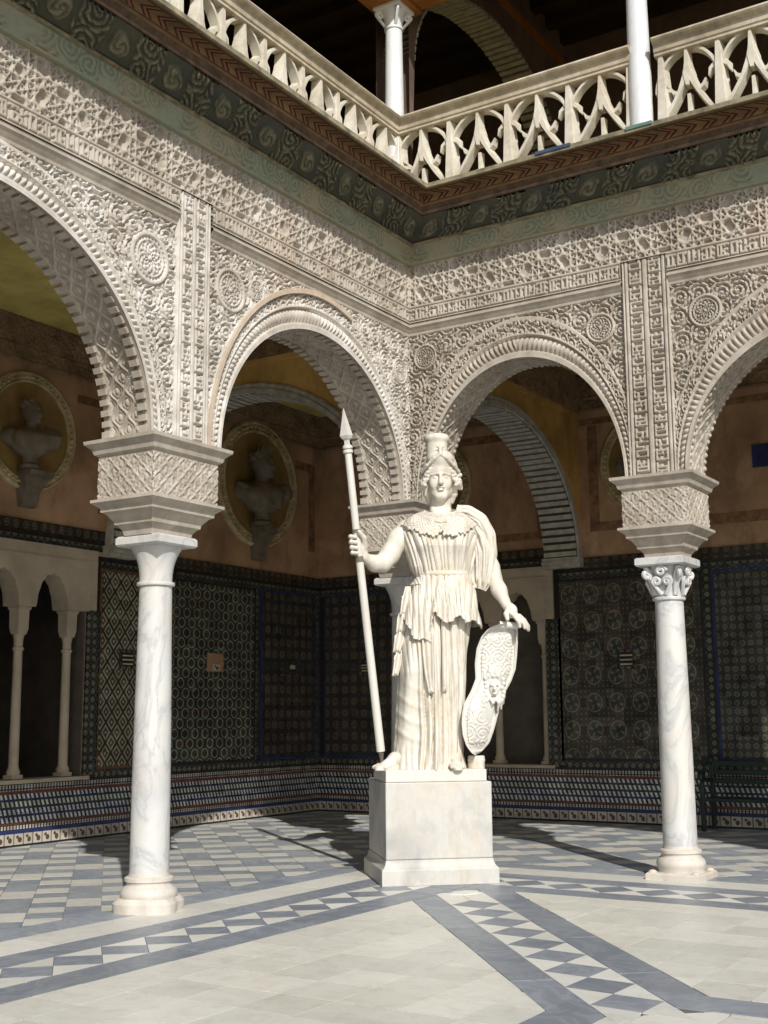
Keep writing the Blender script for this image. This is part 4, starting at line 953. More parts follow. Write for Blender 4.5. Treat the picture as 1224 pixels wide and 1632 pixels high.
# ------------------------------------------------------------------ sculpting: signed distance field + surface nets
class Field:
    def __init__(s, lo, hi, h):
        s.lo = np.array(lo, float); s.h = h; s.n = np.ceil((np.array(hi)-s.lo)/h).astype(int)+1
        s.d = np.full(s.n, .25, np.float32); s.ax = [s.lo[k]+h*np.arange(s.n[k]) for k in range(3)]
    def win(s, lo, hi, pad=.12):
        a = np.clip(np.floor((np.array(lo)-pad-s.lo)/s.h).astype(int), 0, s.n-1); b = np.clip(np.ceil((np.array(hi)+pad-s.lo)/s.h).astype(int)+1, 1, s.n)
        sl = tuple(slice(i, j) for i, j in zip(a, b)); X, Y, Z = np.meshgrid(*[s.ax[k][sl[k]] for k in range(3)], indexing='ij', sparse=True); return sl, X, Y, Z
    def put(s, sl, e, k, op):
        d = s.d[sl]
        if op == 'u':
            if k <= 0: s.d[sl] = np.minimum(d, e)
            else: h = np.clip(.5+.5*(d-e)/k, 0, 1); s.d[sl] = d*(1-h)+e*h-k*h*(1-h)
        else:
            if k <= 0: s.d[sl] = np.maximum(d, -e)
            else: h = np.clip(.5-.5*(d+e)/k, 0, 1); s.d[sl] = d*(1-h)-e*h+k*h*(1-h)
    def cap(s, a, b, ra, rb, k=.02, op='u'):
        a = np.array(a, float); b = np.array(b, float); r = max(ra, rb); sl, X, Y, Z = s.win(np.minimum(a, b)-r, np.maximum(a, b)+r); ba = b-a; L = ba@ba+1e-9
        t = np.clip(((X-a[0])*ba[0]+(Y-a[1])*ba[1]+(Z-a[2])*ba[2])/L, 0, 1)
        e = np.sqrt((X-a[0]-t*ba[0])**2+(Y-a[1]-t*ba[1])**2+(Z-a[2]-t*ba[2])**2)-(ra+(rb-ra)*t); s.put(sl, e, k, op)
    def chain(s, pts, rs, k=.02):
        for i in range(len(pts)-1): s.cap(pts[i], pts[i+1], rs[i], rs[i+1], k)
    def ell(s, c, r, k=.02, op='u', rz=0.0):
        c = np.array(c, float); r = np.array(r, float); m = r.max(); sl, X, Y, Z = s.win(c-m, c+m); x = X-c[0]; y = Y-c[1]; z = Z-c[2]
        if rz: cs, sn = math.cos(rz), math.sin(rz); x, y = x*cs+y*sn, -x*sn+y*cs
        k0 = np.sqrt((x/r[0])**2+(y/r[1])**2+(z/r[2])**2); k1 = np.sqrt((x/r[0]**2)**2+(y/r[1]**2)**2+(z/r[2]**2)**2)+1e-9; s.put(sl, k0*(k0-1)/k1, k, op)
    def mesh(s):
        d = s.d; n = d.shape; inside = d < 0
        c = np.zeros(tuple(q-1 for q in n), np.int8)
        for a in (0, 1):
            for b in (0, 1):
                for e in (0, 1): c += inside[a:n[0]-1+a, b:n[1]-1+b, e:n[2]-1+e]
        act = (c > 0) & (c < 8); I = np.argwhere(act); idx = np.full(act.shape, -1, np.int64); idx[act] = np.arange(len(I))
        acc = np.zeros((len(I), 3)); cnt = np.zeros(len(I)); cor = [(a, b, e) for a in (0, 1) for b in (0, 1) for e in (0, 1)]
        for p in cor:
            for axn in range(3):
                if p[axn] == 0:
                    q = list(p); q[axn] = 1; d0 = d[I[:, 0]+p[0], I[:, 1]+p[1], I[:, 2]+p[2]]; d1 = d[I[:, 0]+q[0], I[:, 1]+q[1], I[:, 2]+q[2]]
                    m = (d0 < 0) != (d1 < 0); t = d0/(d0-d1+1e-12); P = np.tile(np.array(p, float), (len(I), 1)); P[:, axn] += t; acc[m] += P[m]; cnt[m] += 1
        V = s.lo+(I+acc/np.maximum(cnt, 1)[:, None])*s.h; F = []
        for axn in range(3):
            o1, o2 = (axn+1) % 3, (axn+2) % 3; A = np.take(inside, range(n[axn]-1), axn); B = np.take(inside, range(1, n[axn]), axn); E = np.argwhere(A != B); sg = A[A != B]
            ok = (E[:, o1] > 0) & (E[:, o2] > 0) & (E[:, o1] < n[o1]-1) & (E[:, o2] < n[o2]-1); E = E[ok]; sg = sg[ok]; q = []
            for (a, b) in ((1, 1), (0, 1), (0, 0), (1, 0)):
                C = E.copy(); C[:, o1] -= a; C[:, o2] -= b; q.append(idx[C[:, 0], C[:, 1], C[:, 2]])
            q = np.stack(q, 1); F.append(np.where(sg[:, None], q, q[:, ::-1]))
        return V, np.concatenate(F)

# ------------------------------------------------------------------ pedestal
fl0 = np.array((.711, -1.745)); pa = np.array((.743, .669)); pb = np.array((-.669, .743)); PW = 1.14
def PD(a, b): q = fl0+pa*a+pb*b; return (q[0], q[1])
def rect(a0, a1, b0, b1): return [PD(a0, b0), PD(a1, b0), PD(a1, b1), PD(a0, b1)]
ped = thing('pedestal', (*PD(.6, .65), 0), 'veined white marble pedestal block under the armoured statue', 'pedestal')
def rings(name, prof, m, d1=1.15, bev=.006):
    """stack of rectangles inset by e from the base footprint: prof=[(inset, z)]"""
    V = []; F = []
    for e, z in prof: V += [(x, y, z) for x, y in rect(e, PW-e, e, d1-e)]
    n = len(prof); F = [(3, 2, 1, 0)]+[(4*k+j, 4*k+(j+1) % 4, 4*k+4+(j+1) % 4, 4*k+4+j) for k in range(n-1) for j in range(4)]+[tuple(4*(n-1)+j for j in range(4))]
    return MB().add(V, F).build(name, m, ped, bevel=bev)
rings('base', [(0, 0), (0, .145), (.008, .155), (.02, .165), (.034, .185), (.042, .21), (.046, .235)], MT['ped'])
rings('block', [(.048, .237), (.048, .955)], MT['ped'], bev=.01)
mb = MB(); mb.prism(rect(.055, 1.05, .07, .80), .957, 1.07); mb.build('statue_plinth', MT['spear'], ped, bevel=.008)

# ------------------------------------------------------------------ statue
SP0 = np.array((.60, -.90)); SR = np.array((.8566, .516)); SVv = np.array((-.516, .8566)); SK = 1-.22/12.7
def loc(X, Y, Z):
    X = np.asarray(X, float); Y = np.asarray(Y, float); Z = np.asarray(Z, float)
    return np.stack([SP0[0]+SR[0]*X*SK+SVv[0]*(Y-.22), SP0[1]+SR[1]*X*SK+SVv[1]*(Y-.22), 1.6+(Z-1.6)*SK+0*X], -1)
statue = thing('statue', tuple(loc(.15, 0, 1.062)), 'white marble statue of a robed helmeted woman holding a spear and shield', 'statue')
ST = MT['statue']
def sobj(name, V, F, parent=None, m=None, smooth=True):
    P = loc(V[:, 0], V[:, 1], V[:, 2]); return obj(name, mesh_np(name, P, F, smooth), m or ST, parent if parent is not None else statue)
ip = lambda z, zs, vs: np.interp(z, zs, vs)
HC = np.array((.281, -.05, 4.03))
f = Field((-.80, -.62, 2.30), (1.28, .36, 4.32), .0085)
def hd(x, y, z): return (HC[0]+x*1.06, HC[1]+y*1.06, HC[2]+z)
# torso core, shoulders, neck
f.ell((.28, .03, 3.38), (.30, .17, .26), .02); f.chain([(-.06, .03, 3.50), (.28, .04, 3.58), (.62, .05, 3.50)], [.12, .13, .12], .04)
f.cap((.275, .03, 3.56), (.28, .0, 3.90), .125, .108, .05); f.cap((.20, -.06, 3.70), (.27, -.10, 3.60), .03, .025, .04); f.cap((.36, -.06, 3.70), (.28, -.10, 3.60), .03, .025, .04)
# head
f.ell(hd(0, .04, .08), (.150, .19, .19), .02); f.ell(hd(0, -.035, -.05), (.116, .125, .178), .03)
f.ell(hd(0, -.095, -.185), (.052, .045, .042), .05)
for s_ in (-1, 1):
    f.ell(hd(s_*.068, -.098, -.055), (.038, .036, .055), .04); f.cap(hd(s_*.080, -.02, -.13), hd(s_*.025, -.10, -.195), .036, .034, .04)
    f.ell(hd(s_*.052, -.174, .004), (.036, .036, .024), .018, 's'); f.ell(hd(s_*.052, -.129, -.003), (.025, .021, .0145), .004)
    f.cap(hd(s_*.098, -.112, .030), hd(s_*.018, -.158, .036), .012, .014, .016)
    f.ell(hd(s_*.021, -.178, -.072), (.014, .018, .012), .014)
f.cap(hd(0, -.152, .045), hd(0, -.196, -.068), .016, .022, .016)
f.ell(hd(0, -.158, -.108), (.044, .020, .010), .012); f.ell(hd(0, -.155, -.136), (.036, .020, .012), .012)
f.ell(hd(0, -.180, -.121), (.040, .012, .004), .006, 's')
# raised arm (viewer's left): shoulder, elbow, wrist, fist round the spear
f.chain([(-.07, .02, 3.50), (-.17, -.01, 3.40), (-.26, -.05, 3.24), (-.33, -.10, 3.145)], [.115, .113, .102, .088], .04)
f.chain([(-.33, -.10, 3.145), (-.41, -.18, 3.135), (-.52, -.31, 3.185)], [.087, .079, .052], .05)
SPX = lambda z: ip(z, [1.06, 3.28, 4.70], [-.345, -.572, -.71]); SPY = lambda z: ip(z, [1.06, 3.28, 4.70], [-.10, -.36, -.50])
f.ell((-.535, -.325, 3.26), (.055, .055, .095), .04)
for k, z in enumerate((3.385, 3.33, 3.275, 3.222)):
    sx, sy = SPX(z), SPY(z); rr = (.024, .026, .025, .022)[k]
    f.chain([(sx+.055, sy+.045, z-.005), (sx-.025, sy+.068, z+.002), (sx-.070, sy+.020, z+.006), (sx-.062, sy-.042, z), (sx-.012, sy-.064, z-.008)], [rr, rr*1.08, rr, rr*.95, rr*.82], .006)
f.chain([(-.50, -.345, 3.29), (SPX(3.40)+.07, SPY(3.4)-.02, 3.375), (SPX(3.43)+.03, SPY(3.43)-.065, 3.43)], [.03, .027, .022], .02)
# lowered arm (viewer's right): elbow out, hand laid on the shield
f.chain([(.64, .03, 3.47), (.72, .02, 3.28), (.79, .01, 3.10), (.815, .0, 3.0)], [.115, .108, .092, .08], .04)
f.chain([(.815, .0, 3.0), (.87, -.05, 2.86), (.945, -.11, 2.69)], [.08, .074, .05], .05)
f.ell((.985, -.145, 2.635), (.062, .05, .075), .04)
for k in range(4):
    bx, by = .958+.034*k, -.205+.028*k; L_ = (.9, 1.05, 1.0, .82)[k]
    f.chain([(bx+.01, by+.05, 2.625-.012*k), (bx+.062*L_, by-.01, 2.575-.012*k), (bx+.105*L_, by-.035, 2.515-.012*k), (bx+.112*L_, by-.03, 2.470-.010*k)], [.026, .025, .022, .018], .006)
f.chain([(.955, -.17, 2.66), (.925, -.215, 2.60), (.935, -.235, 2.545)], [.028, .026, .021], .012)
V, F = f.mesh(); body = sobj('body', V, F)
# hair: wavy rolls swept back from the face
f = Field((-.02, -.32, 3.70), (.60, .28, 4.32), .0075); rg = random.Random(3)
for sd_ in (-1, 1):
    for k in range(9):
        t = k/8; x0 = .035+.115*t**.8; z0 = .135-.20*t**1.3; y0 = -.150+.085*t
        for w_ in range(3):
            y1 = y0+.045*w_; b_ = .012*w_
            f.chain([hd(sd_*(x0+b_), y1, z0+.012*math.sin(k*2+w_)), hd(sd_*(x0+b_+.028), y1+.012, z0-.005+.016*math.sin(k*1.7+w_*2)), hd(sd_*(x0+b_+.050-.02*t), y1+.04, z0+.008+.016*math.sin(k*2.3+w_))], [.019, .022, .017], .006)
    for k in range(10): f.ell(hd(sd_*(.165+.028*rg.random()), -.03+.10*rg.random(), .06-.13*rg.random()), (.030, .034, .026), .008)
    f.chain([hd(sd_*.135, .02, -.06), hd(sd_*.13, .05, -.14), hd(sd_*.11, .08, -.22)], [.04, .04, .03], .02)
f.ell(hd(0, .12, -.06), (.14, .10, .16), .03); V, F = f.mesh(); sobj('hair', V, F, body)
# helmet pushed back on the head, pointed visor
f = Field((-.05, -.36, 3.95), (.62, .36, 4.50), .0075)
f.ell(hd(0, .045, .105), (.188, .225, .225), .0); f.cap(hd(0, .20, .0), hd(0, .22, -.10), .10, .06, .08)
for s_ in (-1, 1):
    f.ell(hd(0, -.10, .205), (.125, .10, .085), .04)
    f.cap(hd(s_*.0, -.30, .14), hd(s_*.17, -.22, -.01), .10, .13, .012, 's')
    f.chain([hd(0, -.205, .232), hd(s_*.06, -.195, .190), hd(s_*.13, -.145, .125), hd(s_*.180, -.06, .075), hd(s_*.195, .02, .06)], [.016, .016, .017, .017, .014], .008)
f.chain([hd(0, -.20, .235), hd(0, -.185, .30), hd(0, -.12, .335)], [.020, .022, .018], .012); f.cap(hd(-.03, -.185, .315), hd(.03, -.185, .315), .014, .014, .008)
V, F = f.mesh(); helm = sobj('helmet', V, F, None)
n = 40; V = []; pr = [(.112, 4.27), (.112, 4.36), (.114, 4.42), (.118, 4.445), (.132, 4.46), (.137, 4.485), (.13, 4.51), (.112, 4.525), (.05, 4.515), (.001, 4.51)]
for k in range(n):
    th = 2*PI*k/n; wob = 1+.03*math.sin(th*7)+.02*math.sin(th*11)
    for j, (r_, z) in enumerate(pr): V.append((.25+r_*math.cos(th)*(wob if j > 3 else 1), .02+r_*math.sin(th)*(wob if j > 3 else 1), z))
sobj('crest_support', np.array(V), grid_faces(n, len(pr), False, True), helm)

# ---- drapery lofts
def gs(x, s): return np.exp(-(x/s)**2)
def pleat(t, sharp=.6): return np.abs(np.sin(PI*t))**sharp      # rounded ridges, sharp valleys
# lower robe
nth, nz = 520, 190; th = np.linspace(0, 2*PI, nth, endpoint=False); zz = np.linspace(1.058, 2.78, nz); T, Z = np.meshgrid(th, zz, indexing='ij')
zk = [1.058, 1.10, 1.2, 1.55, 2.0, 2.3, 2.6, 2.78]
l = ip(Z, zk, [-.285, -.265, -.235, -.205, -.175, -.15, -.095, -.04]); r = ip(Z, zk, [.455, .445, .44, .455, .485, .515, .55, .57]); hy = ip(Z, zk, [.26, .245, .235, .22, .22, .225, .22, .20])
cx = (l+r)/2; hx = (r-l)/2; C = np.cos(T); Sn = np.sin(T); X = cx+hx*np.sign(C)*np.abs(C)**.85; Y = hy*np.sign(Sn)*np.abs(Sn)**.8
xl = ip(Z, [1.06, 1.3, 2.0, 2.4, 2.78], [-.19, -.15, -.06, -.01, .05]); am = ip(Z, [1.06, 1.15, 1.5, 2.02, 2.3, 2.7], [.01, .025, .085, .165, .115, .03]); front = np.clip(-Sn*1.4, 0, 1)
leg = gs(X-xl, .135)*am
right = ss((X-.10)/.08); mid = ss((X-.0)/.06)*(1-ss((X-.17)/.06)); left = 1-ss((X-.04)/.08)
flu = pleat(X/.082+.16*np.sin(Z*2.1)+.06*np.sin(Z*5+X*20), .45)*.064+pleat(X/.027+.3*np.sin(Z*3), .8)*.010
# catenary folds sagging across the free leg, fine pull lines on the thigh
dxl = X-xl; cat = np.sin(2*PI*((Z-2.2*dxl**2*(1-.3*Z/2)+.75*dxl+.05*np.sin(Z*4))/.19))*.5+.5
shin = ss((2.02-Z)/.25)*ss((Z-1.15)/.2); thigh = ss((Z-1.85)/.3)
lf = cat**2.5*.013*shin*(.3+.7*vnoise(X, Z, 5.0, 8)) + pleat(X/.05+.5*np.sin(Z*3.0)+Z*.7, .7)*.012*thigh + pleat(X/.06+Z*.55+.25*np.sin(Z*7), .6)*.022*ss((1.35-Z)/.2)
md = pleat(X/.068+.35*np.sin(Z*2.6+.5)+.12*np.sin(Z*8), .5)*.060
disp = (right*flu+mid*md+left*lf)
side = 1-front; disp = disp*(.35+.65*front)+side*pleat(T*9/PI*1.0+.2*np.sin(Z*4), .6)*.022
hem = ss((1.22-Z)/.14); disp += hem*.035*vnoise(T*3, Z*2, 2.0, 3)
nx = C/np.maximum(hx, .05); ny = Sn/np.maximum(hy, .05); nn = np.hypot(nx, ny); X2 = X+nx/nn*disp*.75; Y2 = Y+ny/nn*disp-leg*front
V = np.stack([X2, Y2, Z], -1).reshape(-1, 3); sobj('robe_skirt', V, grid_faces(nth, nz, False, True))
# front depth of the bodice, shared by the aegis
bz = [2.86, 2.92, 3.0, 3.1, 3.3, 3.45, 3.55, 3.62, 3.68]; bl = [.02, -.045, .035, -.03, -.085, -.105, -.105, -.05, .10]; br = [.57, .625, .585, .62, .655, .67, .665, .62, .46]; bh = [.20, .235, .205, .225, .255, .235, .205, .165, .10]
def bodY(X, Z):
    l = ip(Z, bz, bl); r = ip(Z, bz, br); h = ip(Z, bz, bh); q = np.clip((X-(l+r)/2)/((r-l)/2), -.995, .995)
    return -h*np.sqrt(1-q*q)**.8 - .055*gs(X-.13, .105)*gs(Z-3.34, .12) - .055*gs(X-.43, .105)*gs(Z-3.34, .12)
# bodice bloused over the girdle
nz = 150; zz = np.linspace(2.86, 3.68, nz); T, Z = np.meshgrid(th, zz, indexing='ij'); C = np.cos(T); Sn = np.sin(T)
l = ip(Z, bz, bl); r = ip(Z, bz, br); h = ip(Z, bz, bh); X = (l+r)/2+(r-l)/2*np.sign(C)*np.abs(C)**.9
front = np.clip(-Sn*1.6, 0, 1); Y = np.where(Sn < 0, bodY(X, Z), h*np.abs(Sn)**.8)
xi = (X-.30)/(.62+.62*(Z-3.0)); fold = pleat(xi*15+.4*np.sin(Z*6+xi*4)+.25*np.sin(xi*31), .5)*.032*ss((3.62-Z)/.2)*(.5+.5*ss((Z-2.9)/.1))
fold += pleat(xi*6.3+.2, .5)*.022*ss(np.abs(xi)/.25)
Y2 = Y-fold*front+(1-front)*np.where(Sn > 0, pleat(T*8/PI, .6)*.02, 0); X2 = X+C*fold*.5
V = np.stack([X2, Y2, Z], -1).reshape(-1, 3); bod = sobj('bodice', V, grid_faces(nth, nz, False, True))
# girdle
V = []
for k in range(160):
    t = 2*PI*k/160; x = .31+.262*math.cos(t); y0 = float(bodY(np.array(x), np.array(3.0)))-.034 if math.sin(t) < 0 else .22*math.sin(t)
    for dz, o_ in ((-.032, .0), (-.028, -.022), (0, -.030), (.028, -.022), (.032, .0)): V.append((x*1.0, y0+(o_ if math.sin(t) < 0 else -o_), 3.02+dz))
sobj('girdle', np.array(V), grid_faces(160, 5, False, True))
# overfold from the girdle to a jagged hem
hx_ = [-.16, -.10, -.04, .01, .06, .10, .145, .16, .20, .26, .31, .37, .42, .445, .49, .55, .60, .66, .72]; hz_ = [2.52, 2.58, 2.47, 2.345, 2.33, 2.36, 2.31, 2.43, 2.62, 2.535, 2.50, 2.525, 2.575, 2.585, 2.50, 2.535, 2.52, 2.43, 2.45]
nsv = 90; sv_ = np.linspace(0, 1, nsv); T, Q = np.meshgrid(th, sv_, indexing='ij'); C = np.cos(T); Sn = np.sin(T)
xa = .31+.268*np.sign(C)*np.abs(C)**.9; xb = .268+.372*np.sign(C)*np.abs(C)**.85; X = xa+(xb-xa)*Q**1.05
hz = np.where(Sn < 0, ip(xb, hx_, hz_), 2.5); Z = 3.005+(hz-3.005)*Q; front = np.clip(-Sn*1.5, 0, 1)
Y = np.sign(Sn)*np.abs(Sn)**.8*(.215+.065*np.sin(Q*PI*.6)+.03*Q) - front*.05*gs(X+.0, .14)*Q
fold = pleat(X/.056+.3*np.sin(Z*3+1)+.12*np.sin(Z*9+X*30), .45)*(.020+.030*Q)+pleat(X/.021+.4*np.sin(Z*5), .8)*.008
Y2 = Y+np.sign(Sn)*fold*(.4+.6*front); X2 = X+C*fold*.6
V = np.stack([X2, Y2, Z], -1).reshape(-1, 3); ov = sobj('robe_overfold', V, grid_faces(nth, nsv, False, True))
md_ = ov.modifiers.new('thick', 'SOLIDIFY'); md_.thickness = .018; md_.offset = -1
# hanging zigzag tails of cloth
def tail(name, path, wds, amp=.02, nfold=3, par=None):
    """narrow cloth strip: path of (x,y,z), half widths; zigzag lower edge"""
    n = len(path)*6; ks = np.linspace(0, len(path)-1, n); P = np.array(path); pc = np.stack([np.interp(ks, range(len(path)), P[:, j]) for j in range(3)], 1); wc = np.interp(ks, range(len(path)), wds)
    m = 25; us = np.linspace(-1, 1, m); V = []
    for i in range(n):
        for u in us: V.append((pc[i, 0]+u*wc[i], pc[i, 1]-amp*math.cos(u*PI*nfold)-.01, pc[i, 2]+(.035*abs(((u*nfold*.75) % 1)-.5)*2*(ks[i]/(len(path)-1)))))
    o = sobj(name, np.array(V), grid_faces(n, m, True), par); q = o.modifiers.new('thick', 'SOLIDIFY'); q.thickness = .022; q.offset = 0; return o
tail('hanging_fold', [(.12, -.33, 2.40), (.125, -.335, 2.2), (.135, -.335, 2.0), (.15, -.325, 1.80)], [.06, .055, .045, .022], .018, 2)
tail('hanging_fold', [(.285, -.30, 2.55), (.287, -.295, 2.2), (.288, -.29, 1.82)], [.022, .02, .016], .01, 1)
for k, (x, z0, z1, w_) in enumerate(((-.10, 2.90, 2.60, .05), (-.135, 2.72, 2.42, .06), (-.175, 2.50, 2.22, .05), (-.19, 2.30, 1.98, .04))):
    tail('side_fold', [(x+.03, -.10, z0), (x+.01, -.13, (z0+z1)/2), (x-.02, -.14, z1)], [w_*.5, w_, w_*.7], .02, 2)
0 and tail('sleeve_fold', [(-.03, -.20, 3.00), (-.04, -.23, 2.94), (-.03, -.22, 2.86)], [.075, .085, .06], .02, 2)
# aegis: scaled goatskin collar with scalloped edge
ex = [-.15, -.125, -.05, .0, .06, .12, .17, .22, .255, .283, .31, .34, .40, .45, .50, .56, .61, .65]; ez = [3.60, 3.545, 3.47, 3.465, 3.41, 3.405, 3.375, 3.385, 3.40, 3.452, 3.40, 3.385, 3.375, 3.405, 3.40, 3.45, 3.48, 3.56]
na, ns_ = 220, 60; ua = np.linspace(0, 1, na); us_ = np.linspace(0, 1, ns_); A, Q = np.meshgrid(ua, us_, indexing='ij')
Xo = ip(A, [0, 1], [-.13, .635]); Zo = ip(Xo, ex, ez)+.020*np.abs(np.sin(A*PI*7)); Xi = .277-.15*np.cos(A*PI); Zi = 3.70-.045*np.sin(A*PI)
X = Xi+(Xo-Xi)*Q; Z = Zi+(Zo-Zi)*Q; Yn = -.02-.115*np.sin(A*PI)
Yb = bodY(X, Z)-.040; mixq = ss(Q/.35); Y = Yn*(1-mixq)+Yb*mixq - .012*np.sin(Q*PI)
sc = .006*np.abs(np.sin(A*60+PI/2*(np.floor(Q*14) % 2)))*ss((Q-.15)/.2); Y -= sc+.012*ss((Q-.90)/.08)
V = np.stack([X, Y, Z], -1).reshape(-1, 3); aeg = sobj('aegis', V, grid_faces(na, ns_, True)); q = aeg.modifiers.new('thick', 'SOLIDIFY'); q.thickness = .02; q.offset = 1
f = Field((.18, -.46, 3.40), (.38, -.12, 3.62), .006); yc = float(bodY(np.array(.277), np.array(3.49)))-.05
f.ell((.277, yc, 3.49), (.052, .022, .055), .01); f.cap((.277, yc-.022, 3.50), (.277, yc-.03, 3.48), .01, .012, .006)
for s_ in (-1, 1):
    f.ell((.277+s_*.02, yc-.02, 3.502), (.012, .012, .008), .004); f.chain([(.277, yc-.01, 3.54), (.277+s_*.05, yc-.008, 3.555), (.277+s_*.07, yc, 3.52), (.277+s_*.055, yc, 3.46)], [.014, .014, .012, .01], .006)
V, F = f.mesh(); sobj('gorgon_brooch', V, F, aeg)
# cloak over the viewer's right shoulder
path = np.array([(.43, .03, 3.665), (.54, .02, 3.635), (.645, .01, 3.555), (.70, .0, 3.42), (.715, -.01, 3.25), (.70, -.01, 3.08), (.675, -.02, 2.95), (.655, -.03, 2.87)]); rad = np.array([.08, .11, .125, .128, .122, .105, .085, .05])
n = 110; ks = np.linspace(0, len(path)-1, n); pc = np.stack([np.interp(ks, range(len(path)), path[:, j]) for j in range(3)], 1); rc = np.interp(ks, range(len(path)), rad); m = 150; V = []
for i in range(n):
    d = pc[min(i+1, n-1)]-pc[max(i-1, 0)]; d /= np.linalg.norm(d); a_ = np.array((0, 1., 0)); b_ = np.cross(d, a_); b_ /= np.linalg.norm(b_)
    for j in range(m):
        t = 2*PI*j/m; fo = (abs(math.sin(t*4.5+ks[i]*.9+.5*math.sin(ks[i]*2)))**.6)*.034+.012*abs(math.sin(t*11+ks[i])); rr = rc[i]*(.86)+fo; V.append(pc[i]+a_*math.cos(t)*rr*1.35+b_*math.sin(t)*rr)
sobj('cloak', np.array(V), grid_faces(n, m, True, False))
V = np.array(V)
# close the seam of the cloak tube
sobj('cloak_seam', np.concatenate([V.reshape(n, m, 3)[:, -1], V.reshape(n, m, 3)[:, 0]]), np.stack([np.arange(n-1), np.arange(1, n), np.arange(n+1, 2*n), np.arange(n, 2*n-1)], 1)) if False else None
# feet in sandals
for (cx_, cy_, dx_, dy_) in ((-.235, -.20, -.80, -.60), (.385, -.19, .10, -.995)):
    f = Field((cx_-.30, cy_-.32, 1.035), (cx_+.30, cy_+.28, 1.30), .007)
    q = lambda a, b, z: (cx_+dx_*a-dy_*b, cy_+dy_*a+dx_*b, z)      # a towards the toes, b sideways
    f.chain([q(-.10, 0, 1.15), q(-.02, 0, 1.16), q(.07, 0, 1.115)], [.07, .066, .05], .03); f.cap(q(-.08, 0, 1.075), q(.10, 0, 1.075), .05, .07, .02)
    for k in range(5):
        sd_ = -.060+.030*k; L_ = (.175, .17, .16, .145, .125)[k]; f.chain([q(.05, sd_*.8, 1.105), q(L_*.8, sd_, 1.100), q(L_+.02, sd_*1.02, 1.085)], [.028, .023, .019], .006)
    f.chain([q(-.11, 0, 1.055), q(.06, 0, 1.055), q(.17, 0, 1.055)], [.05, .075, .05], .01)
    f.d = np.maximum(f.d, (1.05-f.ax[2])[None, None, :].astype(np.float32)); V, F = f.mesh(); sobj('foot', V, F)
V = []
for z, r_ in ((1.058, .082), (1.12, .082), (1.14, .088), (1.155, .085), (1.185, .08)): V.append((r_, z))
mb = MB(); cxs = loc(.60, -.08, 1.1); mb.lathe(cxs[0], cxs[1], [(r_, 1.6+(z-1.6)*SK) for r_, z in V], 28); mb.build('shield_support', ST, statue, True)

# spear: slender staff, rings and faceted point
spear = thing('spear', tuple(loc(SPX(1.16), SPY(1.16), 1.13)), 'slender pale spear gripped upright in the statue\'s raised hand', 'spear')
sp = lambda z: tuple(loc(SPX(z), SPY(z), z)); M_ = MT['spear']
mb = MB(); mb.tube([sp(z) for z in np.linspace(1.235, 4.26, 20)], list(np.linspace(.043, .037, 20)), 18); mb.build('staff', M_, spear, True)
mb = MB(); mb.tube([sp(z) for z in (1.10, 1.17, 1.236)], [.018, .02, .035], 10); mb.build('butt_spike', MT['bust'], spear, True)
mb = MB()
for z in (4.255, 4.30): mb.tube([sp(z-.022), sp(z-.012), sp(z+.012), sp(z+.022)], [.036, .052, .052, .036], 18)
mb.build('collar_ring', M_, spear, True)
mb = MB(); mb.tube([sp(z) for z in (4.31, 4.37, 4.39, 4.42, 4.70)], [.03, .028, .05, .066, .003], 4); mb.build('spear_head', M_, spear)
mb = MB()
for z0, z1 in ((3.43, 3.462), (3.135, 3.19)): mb.tube([sp(z0), sp(z1)], .0455, 18)
mb.build('grip_band', MT['bust'], spear, True)

# shield: long curved oval with rim and relief, standing on the support
shield = thing('shield', tuple(loc(.58, -.12, 1.19)), 'curved oval marble shield with gorgon relief under the statue\'s lowered hand', 'shield')
Zs = [1.19, 1.22, 1.30, 1.42, 1.55, 1.66, 1.76, 1.88, 2.00, 2.14, 2.28, 2.39, 2.46, 2.50]; tz = [(q-1.19)/1.31 for q in Zs]
Lx = [.585, .545, .495, .460, .452, .460, .485, .555, .605, .600, .620, .67, .74, .86]; Rx = [.595, .655, .735, .785, .825, .86, .905, .975, 1.022, 1.04, 1.05, 1.052, 1.05, 1.0]
nt2, nu2 = 170, 110; tt = np.linspace(0, 1, nt2); uu = np.linspace(-1, 1, nu2); Tt, Uu = np.meshgrid(tt, uu, indexing='ij')
lx, rx = ip(Tt, tz, Lx), ip(Tt, tz, Rx); X = (lx+rx)/2+(rx-lx)/2*Uu; Zc = ip(Tt, tz, Zs); Z = Zc+.05*Uu*np.sin(Tt*PI)
for _ in range(3): X = np.concatenate([X[:1], (X[:-2]+X[1:-1]*2+X[2:])/4, X[-1:]])
bend = .05*np.sin(Tt*2*PI+.4); edge = np.minimum(1-np.abs(Uu), np.minimum(Tt, 1-Tt)*3.2)
rimh = .030*(edge < .10)-.02*ss((.16-np.abs(edge-.16))/.05)*(edge >= .10)
rel = arabesque(X*1.0, Z, .15, .012, 14)*ss((vnoise(X, Z, 6, 5)-.35)/.2)*((edge > .2) & (np.hypot((X-.78)/.12, (Z-1.86)/.24) > 1)); dome = .085*(1-Uu**2)*np.sin(Tt*PI)
Yf = -.20+.16*(Uu+1)/2-bend-dome-rimh-rel
Vf = np.stack([X, Yf, Z], -1).reshape(-1, 3); Vb = np.stack([X, Yf*0-.20+.16*(Uu+1)/2-bend-dome+.045, Z], -1).reshape(-1, 3); Ff = grid_faces(nt2, nu2, True); Fb = grid_faces(nt2, nu2, False)+nt2*nu2
per = [i*nu2 for i in range(nt2)]+[(nt2-1)*nu2+j for j in range(1, nu2)]+[i*nu2+nu2-1 for i in range(nt2-2, -1, -1)]+[j for j in range(nu2-2, 0, -1)]; per = np.array(per); nx_ = np.roll(per, -1)
